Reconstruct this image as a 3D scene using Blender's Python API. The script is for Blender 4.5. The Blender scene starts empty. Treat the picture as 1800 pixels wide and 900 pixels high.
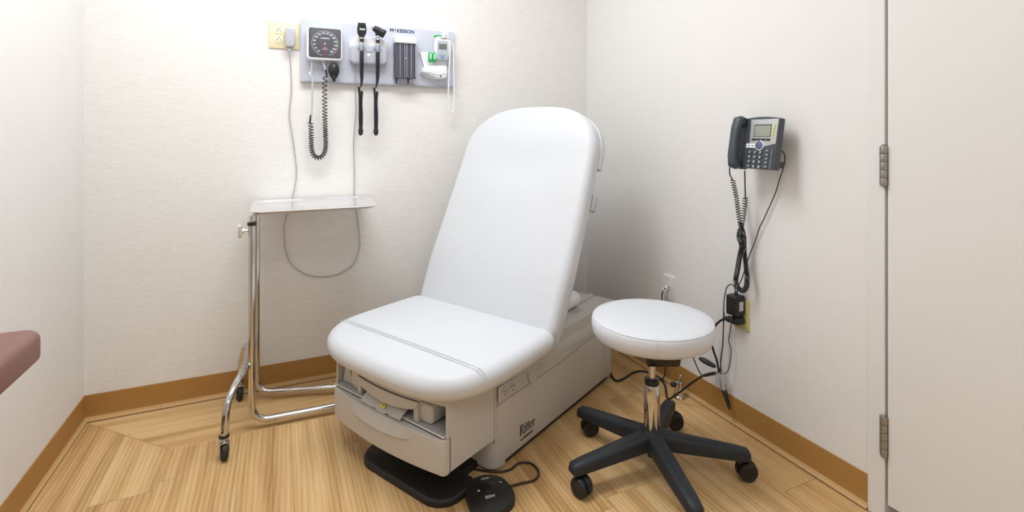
import bpy, bmesh, math, random
from mathutils import Vector, Matrix
random.seed(7)
C = bpy.context.scene.collection
PI = math.pi

# ------------------------------------------------------------------ camera, light, exposure
CAM_H = 1.10
YAW = math.radians(24.28)
cam_d = bpy.data.cameras.new('camera')
cam_d.sensor_width = 36.0
cam_d.lens = 36.0 * 898.0 / 1800.0
cam_d.shift_y = -212.0 / 1800.0
cam_d.clip_start = 0.02
cam = bpy.data.objects.new('camera', cam_d)
cam.location = (0, 0, CAM_H)
cam.rotation_euler = (PI / 2, 0, -YAW)
C.objects.link(cam)
bpy.context.scene.camera = cam
vs = bpy.context.scene.view_settings
vs.view_transform = 'Standard'
vs.look = 'None'
vs.gamma = 1.0
vs.use_curve_mapping = False
vs.exposure = 0.0
world = bpy.data.worlds.new('world')
world.use_nodes = True
bpy.context.scene.world = world
world.node_tree.nodes['Background'].inputs[0].default_value = (0.9, 0.95, 1.0, 1)
world.node_tree.nodes['Background'].inputs[1].default_value = 0.3


def area(name, loc, sx, sy, power, col=(1, 0.97, 0.93)):
    d = bpy.data.lights.new(name, 'AREA')
    d.shape = 'RECTANGLE'
    d.size, d.size_y, d.energy, d.color = sx, sy, power, col
    o = bpy.data.objects.new(name, d)
    o.location = loc
    C.objects.link(o)
    return o


CEIL = 2.55
area('ceiling_lamp_light', (0.15, 1.55, CEIL - 0.03), 1.15, 0.55, 28, (0.93, 0.965, 1.0))
area('ceiling_lamp_light', (0.45, -0.35, CEIL - 0.03), 1.15, 0.55, 9.5, (0.93, 0.965, 1.0))

# ------------------------------------------------------------------ materials


def mat(name, col, rough=0.5, metal=0.0, spec=0.5, bump=0.0, bscale=300, emit=None, alpha=None, trans=0.0, coat=0.0, vary=0.0):
    m = bpy.data.materials.new(name)
    m.use_nodes = True
    nt = m.node_tree
    b = nt.nodes['Principled BSDF']
    b.inputs['Base Color'].default_value = (*col, 1)
    b.inputs['Roughness'].default_value = rough
    b.inputs['Metallic'].default_value = metal
    b.inputs['Specular IOR Level'].default_value = spec
    b.inputs['Coat Weight'].default_value = coat
    if trans:
        b.inputs['Transmission Weight'].default_value = trans
    if emit:
        b.inputs['Emission Color'].default_value = (*emit[:3], 1)
        b.inputs['Emission Strength'].default_value = emit[3]
    tc = nt.nodes.new('ShaderNodeTexCoord')
    n = nt.nodes.new('ShaderNodeTexNoise')
    n.inputs['Scale'].default_value = bscale
    n.inputs['Detail'].default_value = 3
    nt.links.new(tc.outputs['Object'], n.inputs['Vector'])
    if bump:
        bp = nt.nodes.new('ShaderNodeBump')
        bp.inputs['Strength'].default_value = bump
        bp.inputs['Distance'].default_value = 0.001
        nt.links.new(n.outputs['Fac'], bp.inputs['Height'])
        nt.links.new(bp.outputs['Normal'], b.inputs['Normal'])
    if vary:
        n2 = nt.nodes.new('ShaderNodeTexNoise')
        n2.inputs['Scale'].default_value = 9
        nt.links.new(tc.outputs['Object'], n2.inputs['Vector'])
        mx = nt.nodes.new('ShaderNodeMix')
        mx.data_type = 'RGBA'
        mx.inputs['A'].default_value = (*[c * (1 - vary) for c in col], 1)
        mx.inputs['B'].default_value = (*[min(1, c * (1 + vary)) for c in col], 1)
        nt.links.new(n2.outputs['Fac'], mx.inputs['Factor'])
        nt.links.new(mx.outputs['Result'], b.inputs['Base Color'])
    return m


M = {}
M['paint'] = mat('wall_paint', (0.82, 0.805, 0.79), 0.7, spec=0.2, bump=0.15, bscale=180, vary=0.01)
M['ceiling'] = mat('ceiling_paint', (0.86, 0.86, 0.85), 0.9)
M['door'] = mat('door_paint', (0.80, 0.785, 0.765), 0.45, spec=0.3, bump=0.05, bscale=60)
M['vinyl_white'] = mat('white_vinyl', (0.68, 0.697, 0.73), 0.42, spec=0.4, bump=0.08, bscale=700)
M['piping'] = mat('grey_stitching', (0.60, 0.60, 0.60), 0.6)
M['beige'] = mat('beige_plastic', (0.60, 0.572, 0.53), 0.45, spec=0.35, bump=0.06, bscale=900, vary=0.01)
M['beige_dk'] = mat('taupe_plastic', (0.50, 0.47, 0.43), 0.5)
M['shelf_grey'] = mat('grey_shelf', (0.40, 0.40, 0.39), 0.4)
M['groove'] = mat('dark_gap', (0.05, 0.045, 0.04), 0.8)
M['line'] = mat('trim_line', (0.33, 0.31, 0.28), 0.6)
M['black'] = mat('black_plastic', (0.016, 0.017, 0.018), 0.42, spec=0.4, bump=0.15, bscale=900)
M['black_gloss'] = mat('black_gloss', (0.012, 0.012, 0.013), 0.2)
M['blackblue'] = mat('slate_plastic', (0.022, 0.026, 0.032), 0.5, spec=0.35, bump=0.15, bscale=700)
M['rubber'] = mat('black_rubber', (0.02, 0.02, 0.021), 0.6)
M['cord'] = mat('black_cord', (0.013, 0.012, 0.014), 0.45)
M['cordgrey'] = mat('grey_cord', (0.42, 0.40, 0.40), 0.5)
M['tubegrey'] = mat('pale_tube', (0.55, 0.55, 0.58), 0.35)
M['brown_cord'] = mat('brown_black_cord', (0.03, 0.018, 0.014), 0.4)
M['chrome'] = mat('chrome', (0.64, 0.635, 0.63), 0.09, metal=1.0)
M['steel'] = mat('brushed_steel', (0.88, 0.88, 0.90), 0.27, metal=1.0, bump=0.05, bscale=250)
M['hinge'] = mat('nickel', (0.40, 0.39, 0.36), 0.42, metal=0.9, bump=0.3, bscale=200)
M['board'] = mat('board_laminate', (0.58, 0.61, 0.70), 0.4, spec=0.3)
M['board_edge'] = mat('board_edge', (0.42, 0.44, 0.50), 0.5)
M['white'] = mat('white_plastic', (0.84, 0.85, 0.88), 0.35)
M['greypl'] = mat('grey_plastic', (0.55, 0.555, 0.59), 0.4)
M['greypl2'] = mat('lilac_grey_plastic', (0.47, 0.48, 0.55), 0.4)
M['dial'] = mat('dial_face', (0.085, 0.08, 0.10), 0.35)
M['dialmark'] = mat('dial_marks', (0.75, 0.75, 0.78), 0.5)
M['dialring'] = mat('dial_ring', (0.33, 0.33, 0.37), 0.5)
M['red'] = mat('red_needle', (0.75, 0.06, 0.07), 0.4)
M['navy'] = mat('navy_print', (0.012, 0.02, 0.10), 0.6, spec=0.15)
M['orange'] = mat('orange_print', (0.85, 0.25, 0.05), 0.5)
M['ivory'] = mat('ivory_plate', (0.80, 0.71, 0.47), 0.4, spec=0.4)
M['ivory2'] = mat('yellow_green_plate', (0.62, 0.60, 0.28), 0.4, spec=0.4)
M['ivory_lt'] = mat('cream_receptacle', (0.86, 0.80, 0.62), 0.4)
M['green'] = mat('green_plastic', (0.02, 0.42, 0.10), 0.35)
M['greenlt'] = mat('pale_green', (0.35, 0.75, 0.45), 0.35)
M['lcd'] = mat('lcd_screen', (0.17, 0.18, 0.16), 0.25)
M['lcd_ph'] = mat('phone_screen', (0.30, 0.33, 0.27), 0.2)
M['blue'] = mat('blue_button', (0.20, 0.32, 0.62), 0.4)
M['cyan'] = mat('pale_blue_plastic', (0.35, 0.62, 0.85), 0.3)
M['slate'] = mat('phone_body', (0.055, 0.068, 0.082), 0.38, spec=0.5)
M['slate_dk'] = mat('phone_dark', (0.03, 0.038, 0.047), 0.4)
M['silver'] = mat('phone_silver', (0.50, 0.50, 0.50), 0.35, metal=0.3)
M['keys'] = mat('key_caps', (0.10, 0.115, 0.14), 0.35)
M['keyblue'] = mat('navigation_key', (0.10, 0.13, 0.22), 0.3)
M['print_white'] = mat('white_print', (0.8, 0.8, 0.8), 0.5)
M['print_black'] = mat('black_print', (0.02, 0.018, 0.018), 0.5)
M['led'] = mat('line_lamps', (0.58, 0.64, 0.12), 0.4, emit=(0.7, 0.8, 0.05, 0.05))
M['ledw'] = mat('ready_lamp', (0.8, 0.9, 0.6), 0.4, emit=(0.9, 1.0, 0.6, 1.0))
M['yellow'] = mat('warning_yellow', (0.80, 0.72, 0.05), 0.5)
M['mauve'] = mat('brown_vinyl', (0.225, 0.105, 0.09), 0.38, spec=0.5, bump=0.2, bscale=350)
M['darkwood'] = mat('dark_frame', (0.10, 0.06, 0.04), 0.5)
M['paper'] = mat('paper_roll', (0.84, 0.86, 0.83), 0.8)
M['clear'] = mat('clear_plastic', (0.85, 0.86, 0.88), 0.15, trans=0.7)
M['label'] = mat('sticker', (0.60, 0.60, 0.58), 0.5)
M['lamp'] = mat('lamp_diffuser', (0.9, 0.9, 0.9), 0.5, emit=(1, 0.97, 0.93, 1.5))


def smoke_mat():
    m = mat('smoky_tube_plastic', (0.085, 0.08, 0.11), 0.18)
    return m


M['smoke'] = smoke_mat()
M['smoke_lt'] = mat('clear_grey_rib', (0.40, 0.40, 0.47), 0.15)


def wallpaper():
    m = bpy.data.materials.new('wallpaper')
    m.use_nodes = True
    nt = m.node_tree
    b = nt.nodes['Principled BSDF']
    b.inputs['Roughness'].default_value = 0.65
    b.inputs['Specular IOR Level'].default_value = 0.2
    tc = nt.nodes.new('ShaderNodeTexCoord')
    mp = nt.nodes.new('ShaderNodeMapping')
    mp.inputs['Scale'].default_value = (32, 1, 300)
    nt.links.new(tc.outputs['Object'], mp.inputs['Vector'])
    n = nt.nodes.new('ShaderNodeTexNoise')
    n.inputs['Scale'].default_value = 1
    n.inputs['Detail'].default_value = 4
    n.inputs['Roughness'].default_value = 0.6
    n.inputs['Distortion'].default_value = 1.1
    nt.links.new(mp.outputs[0], n.inputs['Vector'])
    cr = nt.nodes.new('ShaderNodeValToRGB')
    cr.color_ramp.elements[0].position = 0.30
    cr.color_ramp.elements[0].color = (0.785, 0.765, 0.73, 1)
    cr.color_ramp.elements[1].position = 0.62
    cr.color_ramp.elements[1].color = (0.865, 0.85, 0.82, 1)
    nt.links.new(n.outputs['Fac'], cr.inputs['Fac'])
    nt.links.new(cr.outputs[0], b.inputs['Base Color'])
    bp = nt.nodes.new('ShaderNodeBump')
    bp.inputs['Strength'].default_value = 0.5
    bp.inputs['Distance'].default_value = 0.0012
    nt.links.new(n.outputs['Fac'], bp.inputs['Height'])
    nt.links.new(bp.outputs[0], b.inputs['Normal'])
    return m


M['wallpaper'] = wallpaper()


def wood():
    m = bpy.data.materials.new('oak_plank_floor')
    m.use_nodes = True
    nt = m.node_tree
    N, Lk = nt.nodes, nt.links
    b = N['Principled BSDF']
    b.inputs['Roughness'].default_value = 0.42
    b.inputs['Specular IOR Level'].default_value = 0.35

    def math_(op, a, c=None, d=None):
        q = N.new('ShaderNodeMath')
        q.operation = op
        for i, v in enumerate((a, c, d)):
            if v is None:
                continue
            if isinstance(v, (int, float)):
                q.inputs[i].default_value = v
            else:
                Lk.new(v, q.inputs[i])
        return q.outputs[0]
    uv = N.new('ShaderNodeUVMap')
    uv.uv_map = 'UVMap'
    sp = N.new('ShaderNodeSeparateXYZ')
    Lk.new(uv.outputs[0], sp.inputs[0])
    u, v = sp.outputs[0], sp.outputs[1]
    idx = math_('FLOOR', u)
    fu = math_('FRACT', u)
    wn = N.new('ShaderNodeTexWhiteNoise')
    wn.noise_dimensions = '1D'
    Lk.new(idx, wn.inputs['W'])
    v2 = math_('ADD', math_('MULTIPLY', v, 1 / 1.22), math_('MULTIPLY', wn.outputs[0], 7.31))
    jd = math_('FLOOR', v2)
    fv = math_('FRACT', v2)
    wn2 = N.new('ShaderNodeTexWhiteNoise')
    wn2.noise_dimensions = '1D'
    Lk.new(math_('ADD', math_('MULTIPLY', idx, 3.17), math_('MULTIPLY', jd, 11.3)), wn2.inputs['W'])
    rnd = wn2.outputs[0]

    def coords(su, sv):
        c = N.new('ShaderNodeCombineXYZ')
        Lk.new(math_('MULTIPLY', u, su), c.inputs[0])
        Lk.new(math_('MULTIPLY', v, sv), c.inputs[1])
        Lk.new(math_('MULTIPLY', rnd, 37.0), c.inputs[2])
        return c.outputs[0]

    def noise(su, sv, det, dist=0.0):
        n = N.new('ShaderNodeTexNoise')
        n.inputs['Scale'].default_value = 1
        n.inputs['Detail'].default_value = det
        n.inputs['Distortion'].default_value = dist
        Lk.new(coords(su, sv), n.inputs['Vector'])
        return n.outputs['Fac']
    band = noise(3.4, 0.9, 1.0, 0.3)         # broad light and dark bands along the plank
    grain = noise(55, 5.0, 4.0, 0.4)         # fine grain
    fig = N.new('ShaderNodeTexWave')         # cathedral figure
    fig.wave_type = 'BANDS'
    fig.bands_direction = 'X'
    fig.inputs['Scale'].default_value = 2.2
    fig.inputs['Distortion'].default_value = 9.0
    fig.inputs['Detail'].default_value = 1.5
    fig.inputs['Detail Scale'].default_value = 0.35
    Lk.new(coords(1.6, 2.0), fig.inputs['Vector'])
    cr = N.new('ShaderNodeValToRGB')
    e = cr.color_ramp.elements
    e[0].position = 0.30
    e[0].color = (0.40, 0.22, 0.085, 1)
    e[1].position = 0.72
    e[1].color = (0.75, 0.515, 0.26, 1)
    k = e.new(0.5)
    k.color = (0.59, 0.365, 0.155, 1)
    f = math_('ADD', math_('MULTIPLY', band, 0.70), math_('MULTIPLY', grain, 0.46))
    f = math_('ADD', f, math_('MULTIPLY', fig.outputs['Fac'], 0.115))
    f = math_('ADD', f, math_('MULTIPLY', math_('SUBTRACT', rnd, 0.5), 0.14))
    f = math_('SUBTRACT', f, 0.118)
    Lk.new(f, cr.inputs['Fac'])
    # seams between planks and end joints
    s1 = math_('LESS_THAN', fu, 0.011)
    s2 = math_('LESS_THAN', fv, 0.0018)
    s = math_('MAXIMUM', s1, s2)
    mx = N.new('ShaderNodeMix')
    mx.data_type = 'RGBA'
    Lk.new(math_('MULTIPLY', s, 0.55), mx.inputs['Factor'])
    Lk.new(cr.outputs[0], mx.inputs['A'])
    mx.inputs['B'].default_value = (0.16, 0.08, 0.03, 1)
    Lk.new(mx.outputs['Result'], b.inputs['Base Color'])
    bp = N.new('ShaderNodeBump')
    bp.inputs['Strength'].default_value = 0.15
    bp.inputs['Distance'].default_value = 0.001
    Lk.new(math_('SUBTRACT', grain, s), bp.inputs['Height'])
    Lk.new(bp.outputs[0], b.inputs['Normal'])
    return m


M['wood'] = wood()
M['base_brown'] = mat('vinyl_base', (0.43, 0.23, 0.068), 0.45, spec=0.3, vary=0.05)
M['base_toe'] = mat('vinyl_base_toe', (0.60, 0.38, 0.17), 0.4, spec=0.3)

# ------------------------------------------------------------------ mesh helpers


def link(name, me, m, parent=None, smooth=True, angle=40):
    mats = m if isinstance(m, (list, tuple)) else [m]
    for q in mats:
        me.materials.append(M[q] if isinstance(q, str) else q)
    if smooth:
        me.shade_smooth()
        me.set_sharp_from_angle(angle=math.radians(angle))
    o = bpy.data.objects.new(name, me)
    C.objects.link(o)
    if parent:
        o.parent = parent
    return o


def obj(name, bm, m, parent=None, smooth=True, angle=40):
    bmesh.ops.recalc_face_normals(bm, faces=bm.faces)
    me = bpy.data.meshes.new(name)
    bm.to_mesh(me)
    bm.free()
    return link(name, me, m, parent, smooth, angle)


def tag(o, label=None, cat=None, group=None, kind=None):
    for k, v in (('label', label), ('category', cat), ('group', group), ('kind', kind)):
        if v:
            o[k] = v
    return o


def empty(name, loc, rz=0.0, rot=None):
    o = bpy.data.objects.new(name, None)
    o.empty_display_size = 0.05
    C.objects.link(o)
    o.location = loc
    o.rotation_euler = rot if rot else (0, 0, rz)
    return o


def B():
    return bmesh.new()


def box(bm, c, s, bev=0.0, seg=2, rot=None, mi=0):
    """box centred at c with sizes s, bevelled"""
    t = bmesh.new()
    bmesh.ops.create_cube(t, size=1.0)
    bmesh.ops.scale(t, vec=s, verts=t.verts)
    if bev:
        bmesh.ops.bevel(t, geom=t.edges[:] + t.verts[:], offset=bev, segments=seg, affect='EDGES', profile=0.5)
    Mx = Matrix.Translation(c)
    if rot is not None:
        Mx = Mx @ (rot if isinstance(rot, Matrix) else Matrix.Rotation(rot, 4, 'Z'))
    bmesh.ops.transform(t, matrix=Mx, verts=t.verts)
    merge(bm, t, mi)
    return bm


def merge(bm, t, mi=0):
    vm = {}
    for v in t.verts:
        vm[v] = bm.verts.new(v.co)
    for f in t.faces:
        try:
            nf = bm.faces.new([vm[v] for v in f.verts])
            nf.material_index = mi
        except ValueError:
            pass
    t.free()


def frame_of(d):
    d = Vector(d).normalized()
    up = Vector((0, 0, 1)) if abs(d.z) < 0.95 else Vector((1, 0, 0))
    a = d.cross(up).normalized()
    b = d.cross(a).normalized()
    return a, b


def lathe(bm, p0, axis, prof, n=32, mi=0, cap=True):
    """prof = [(distance along axis, radius)...] from p0"""
    p0, ax = Vector(p0), Vector(axis).normalized()
    a, b = frame_of(ax)
    rings = []
    for h, r in prof:
        rings.append([bm.verts.new(p0 + ax * h + (a * math.cos(2 * PI * i / n) + b * math.sin(2 * PI * i / n)) * max(r, 1e-5)) for i in range(n)])
    for q, w in zip(rings, rings[1:]):
        for i in range(n):
            f = bm.faces.new((q[i], q[(i + 1) % n], w[(i + 1) % n], w[i]))
            f.material_index = mi
    if cap:
        for q in (rings[0], rings[-1]):
            f = bm.faces.new(q)
            f.material_index = mi
    return bm


def cyl(bm, p0, p1, r, n=24, bev=0.0, mi=0, r1=None):
    p0, p1 = Vector(p0), Vector(p1)
    L = (p1 - p0).length
    r1 = r if r1 is None else r1
    prof = [(0, r - bev), (bev * 0.3, r - bev * 0.3), (bev, r), (L - bev, r1), (L - bev * 0.3, r1 - bev * 0.3), (L, r1 - bev)] if bev else [(0, r), (L, r1)]
    return lathe(bm, p0, p1 - p0, prof, n, mi)


def smooth_path(pts, sub=8):
    """Catmull-Rom through the points"""
    P = [Vector(p) for p in pts]
    P = [P[0] * 2 - P[1]] + P + [P[-1] * 2 - P[-2]]
    out = []
    for i in range(1, len(P) - 2):
        for k in range(sub):
            t = k / sub
            a, b, c, d = P[i - 1], P[i], P[i + 1], P[i + 2]
            out.append(0.5 * ((2 * b) + (-a + c) * t + (2 * a - 5 * b + 4 * c - d) * t * t + (-a + 3 * b - 3 * c + d) * t ** 3))
    out.append(P[-2])
    return out


def sweep(bm, path, r, n=10, mi=0, closed=False, flat=1.0):
    path = [Vector(p) for p in path]
    T = []
    m = len(path)
    for i in range(m):
        if closed:
            d = path[(i + 1) % m] - path[i - 1]
        else:
            d = path[min(i + 1, m - 1)] - path[max(i - 1, 0)]
        T.append(d.normalized())
    a, _ = frame_of(T[0])
    rings = []
    for i in range(m):
        a = (a - T[i] * a.dot(T[i])).normalized()
        b = T[i].cross(a)
        rr = r(i / (m - 1)) if callable(r) else r
        rings.append([bm.verts.new(path[i] + (a * math.cos(2 * PI * k / n) + b * math.sin(2 * PI * k / n) * flat) * rr) for k in range(n)])
    pairs = list(zip(rings, rings[1:]))
    if closed:
        pairs.append((rings[-1], rings[0]))
    for q, w in pairs:
        for i in range(n):
            f = bm.faces.new((q[i], q[(i + 1) % n], w[(i + 1) % n], w[i]))
            f.material_index = mi
    if not closed:
        for q in (rings[0], rings[-1]):
            bm.faces.new(q).material_index = mi
    return bm


def tube(bm, pts, r, sub=8, n=10, mi=0):
    return sweep(bm, smooth_path(pts, sub), r, n, mi)


def fillet(pts, rad, seg=6):
    """polyline with rounded corners"""
    P = [Vector(p) for p in pts]
    out = [P[0]]
    for i in range(1, len(P) - 1):
        a, b, c = P[i - 1], P[i], P[i + 1]
        u, v = (a - b).normalized(), (c - b).normalized()
        r = rad[i - 1] if isinstance(rad, (list, tuple)) else rad
        ang = u.angle(v)
        d = min(r / math.tan(ang / 2), (a - b).length * 0.49, (c - b).length * 0.49)
        p, q = b + u * d, b + v * d
        for k in range(seg + 1):
            t = k / seg
            out.append((1 - t) ** 2 * p + 2 * t * (1 - t) * (b * 0.9 + (p + q) * 0.05) + t * t * q)
    out.append(P[-1])
    return out


def resample(path, step):
    path = [Vector(p) for p in path]
    out = [path[0]]
    acc = 0.0
    for a, b in zip(path, path[1:]):
        L = (b - a).length
        while acc + L >= step:
            t = (step - acc) / L
            a = a + (b - a) * t
            L = (b - a).length
            out.append(a)
            acc = 0
            if L < 1e-9:
                break
        acc += L
    return out


def coil(bm, pts, R, r, pitch, n=6, per=10, mi=0, pitch_fn=None):
    """coiled cord along a path"""
    base = resample(smooth_path(pts, 12), 0.0006)
    a = None
    out = []
    ph = 0.0
    for i in range(len(base) - 1):
        t = (base[min(i + 1, len(base) - 1)] - base[max(i - 1, 0)]).normalized()
        if a is None:
            a, _ = frame_of(t)
        a = (a - t * a.dot(t)).normalized()
        b = t.cross(a)
        u = i / len(base)
        p = pitch_fn(u) if pitch_fn else pitch
        ph += 2 * PI * 0.0006 / p
        out.append((ph, base[i] + (a * math.cos(ph) + b * math.sin(ph)) * R))
    res = []
    nxt = 0.0
    for ph, q in out:
        if ph >= nxt:
            res.append(q)
            nxt += 2 * PI / per
    return sweep(bm, res, r, n, mi)


def rrect(hx, hy, r, n=6, cx=0, cy=0):
    """rounded rectangle outline, counter-clockwise"""
    out = []
    rs = r if isinstance(r, (list, tuple)) else (r, r, r, r)     # corners ++, -+, --, +-
    for (sx, sy, a0), rr in zip(((1, 1, 0), (-1, 1, 90), (-1, -1, 180), (1, -1, 270)), rs):
        rr = max(rr, 1e-4)
        for k in range(n + 1):
            a = math.radians(a0 + 90 * k / n)
            out.append((cx + sx * (hx - rr) + rr * math.cos(a), cy + sy * (hy - rr) + rr * math.sin(a)))
    return out


def inset(ol, d):
    n = len(ol)
    res = []
    for i in range(n):
        p, c, q = Vector(ol[i - 1]), Vector(ol[i]), Vector(ol[(i + 1) % n])
        e1, e2 = (c - p), (q - c)
        if e1.length < 1e-9:
            e1 = e2
        if e2.length < 1e-9:
            e2 = e1
        n1 = Vector((-e1.y, e1.x)).normalized()
        n2 = Vector((-e2.y, e2.x)).normalized()
        nn = (n1 + n2)
        nn.normalize()
        k = max(0.5, nn.dot(n1))
        res.append((c.x + nn.x * d / k, c.y + nn.y * d / k))
    return res


def slab(bm, ol, z0, z1, bt=0.0, bb=0.0, seg=3, mp=None, mi=0, crown=0.0, rings_in=0, mi_top=None):
    """extrude outline (CCW) from z0 to z1 with rounded top edge bt and bottom edge bb.
    mp maps (x, y, z) to a point"""
    mp = mp or (lambda x, y, z: (x, y, z))
    layers = []
    if bb > 0:
        for k in range(seg + 1):
            a = PI / 2 * k / seg
            layers.append((bb * (1 - math.sin(a)), z0 + bb * (1 - math.cos(a))))
    else:
        layers.append((0, z0))
    if bt > 0:
        for k in range(seg + 1):
            a = PI / 2 * k / seg
            layers.append((bt * (1 - math.cos(a)), z1 - bt + bt * math.sin(a)))
    else:
        layers.append((0, z1))
    rings = []
    for d, z in layers:
        o2 = inset(ol, d) if d > 1e-7 else ol
        rings.append([bm.verts.new(mp(x, y, z)) for x, y in o2])
    n = len(ol)
    top = inset(ol, bt) if bt > 0 else ol
    nside = len(rings)
    if rings_in:
        cx = sum(p[0] for p in top) / n
        cy = sum(p[1] for p in top) / n
        for k in range(1, rings_in + 1):
            s = 1 - k / (rings_in + 1)
            rings.append([bm.verts.new(mp(cx + (x - cx) * s, cy + (y - cy) * s, z1 + crown * (1 - s ** 2.2))) for x, y in top])
    for j, (q, w) in enumerate(zip(rings, rings[1:])):
        for i in range(n):
            f = bm.faces.new((q[i], q[(i + 1) % n], w[(i + 1) % n], w[i]))
            f.material_index = mi if (mi_top is None or j < nside - 1) else mi_top
    bm.faces.new(rings[0]).material_index = mi
    bm.faces.new(rings[-1]).material_index = mi if mi_top is None else mi_top
    return bm


def text_mesh(body, size, ext=0.0004, bold=0.0, spacing=1.0, align='LEFT'):
    cu = bpy.data.curves.new('lettering', 'FONT')
    cu.body = body
    cu.size = size
    cu.extrude = ext
    cu.offset = bold
    cu.space_character = spacing
    cu.align_x = align
    o = bpy.data.objects.new('lettering', cu)
    C.objects.link(o)
    bpy.context.view_layer.update()
    dg = bpy.context.evaluated_depsgraph_get()
    me = bpy.data.meshes.new_from_object(o.evaluated_get(dg))
    bpy.data.objects.remove(o)
    bpy.data.curves.remove(cu)
    return me


def add_text(bm, body, size, mp, bold=0.0, spacing=1.0, align='LEFT', mi=0, sx=1.0, shear=0.0):
    """lettering added to a bmesh; mp maps (right, up, out) to a point"""
    me = text_mesh(body, size, 0.0003, bold, spacing, align)
    t = bmesh.new()
    t.from_mesh(me)
    bpy.data.meshes.remove(me)
    for v in t.verts:
        v.co = Vector(mp(v.co.x * sx + v.co.y * shear, v.co.y, v.co.z))
    merge(bm, t, mi)
    return bm


def poly(bm, pts, mp, th=0.0004, mi=0):
    """a flat polygon given a small thickness"""
    a = [bm.verts.new(mp(x, y, 0)) for x, y in pts]
    b = [bm.verts.new(mp(x, y, th)) for x, y in pts]
    n = len(pts)
    for f in (a, b):
        bm.faces.new(f).material_index = mi
    for i in range(n):
        bm.faces.new((a[i], a[(i + 1) % n], b[(i + 1) % n], b[i])).material_index = mi
    return bm


# ------------------------------------------------------------------ the room
XL, XR, YB, YF = -0.69, 1.575, 2.46, -1.6


def struct(name, bm, m, parent=None, smooth=False):
    o = obj(name, bm, m, parent, smooth)
    if parent is None:
        o['kind'] = 'structure'
    return o


def floor():
    bm = B()
    uvl = bm.loops.layers.uv.new('UVMap')
    xb, yb = -0.3575, 2.124
    polys = [
        ([(xb, YF), (XR, YF), (XR, yb), (xb, yb)], lambda x, y: ((x - 0.033) / 0.1725 + 40, y)),
        ([(XL, YF), (xb, YF), (xb, yb), (XL, YB)], lambda x, y: ((x - XL) / 0.1663 + 60, y + 0.37)),
        ([(XL, YB), (xb, yb), (XR, yb), (XR, YB)], lambda x, y: ((YB - y) / 0.168 + 80, x + 3.3)),
    ]
    for pts, f in polys:
        fc = bm.faces.new([bm.verts.new((x, y, 0)) for x, y in pts])
        for lp, (x, y) in zip(fc.loops, pts):
            lp[uvl].uv = f(x, y)
    t = bmesh.new()
    box(t, ((XL + XR) / 2, (YF + YB) / 2, -0.05), (XR - XL, YB - YF, 0.098))
    merge(bm, t)
    a_, b_ = Vector((XL, YB, 0.0003)), Vector((xb, yb, 0.0003))
    n_ = (b_ - a_).normalized().cross(Vector((0, 0, 1))) * 0.0010
    bm.faces.new([bm.verts.new(p) for p in (a_ - n_, b_ - n_, b_ + n_, a_ + n_)]).material_index = 1
    o = struct('floor', bm, ['wood', 'base_brown'])
    return o


floor()
T = 0.1
bm = B(); box(bm, ((XL + XR) / 2, YB + T / 2, CEIL / 2), (XR - XL + 2 * T, T, CEIL)); struct('wall_back', bm, 'wallpaper')
bm = B(); box(bm, (XL - T / 2, (YF + YB) / 2, CEIL / 2), (T, YB - YF, CEIL)); struct('wall_left', bm, 'paint')
bm = B(); box(bm, ((XL + XR) / 2, YF - T / 2, CEIL / 2), (XR - XL + 2 * T, T, CEIL)); struct('wall_front', bm, 'paint')
# right wall with the door opening
JY1 = 0.938          # wall side of the door frame
GAP = 0.889          # gap between frame and leaf
DY0 = GAP - 0.915    # far side of the leaf
DTOP = 2.08
bm = B()
box(bm, (XR + T / 2, (JY1 + YB) / 2, CEIL / 2), (T, YB - JY1, CEIL))
box(bm, (XR + T / 2, (YF + DY0 - 0.05) / 2, CEIL / 2), (T, DY0 - 0.05 - YF, CEIL))
box(bm, (XR + T / 2, (JY1 + DY0 - 0.05) / 2, (CEIL + DTOP + 0.05) / 2), (T, JY1 - DY0 + 0.05, CEIL - DTOP - 0.05))
struct('wall_right', bm, 'paint')
bm = B(); box(bm, ((XL + XR) / 2, (YF + YB) / 2, CEIL + T / 2), (XR - XL + 2 * T, YB - YF + 2 * T, T)); struct('ceiling', bm, 'ceiling')

# door frame (painted steel, slightly proud of the wall)
bm = B()
box(bm, (XR + 0.035, (JY1 + GAP) / 2 + 0.001, (DTOP + 0.05) / 2), (0.085, JY1 - GAP - 0.002, DTOP + 0.05), 0.0025)
box(bm, (XR + 0.035, DY0 - 0.026, (DTOP + 0.05) / 2), (0.085, 0.048, DTOP + 0.05), 0.0025)
box(bm, (XR + 0.035, (GAP + DY0) / 2, DTOP + 0.025), (0.085, GAP - DY0, 0.05), 0.0025)
struct('trim_1', bm, 'door')
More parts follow.
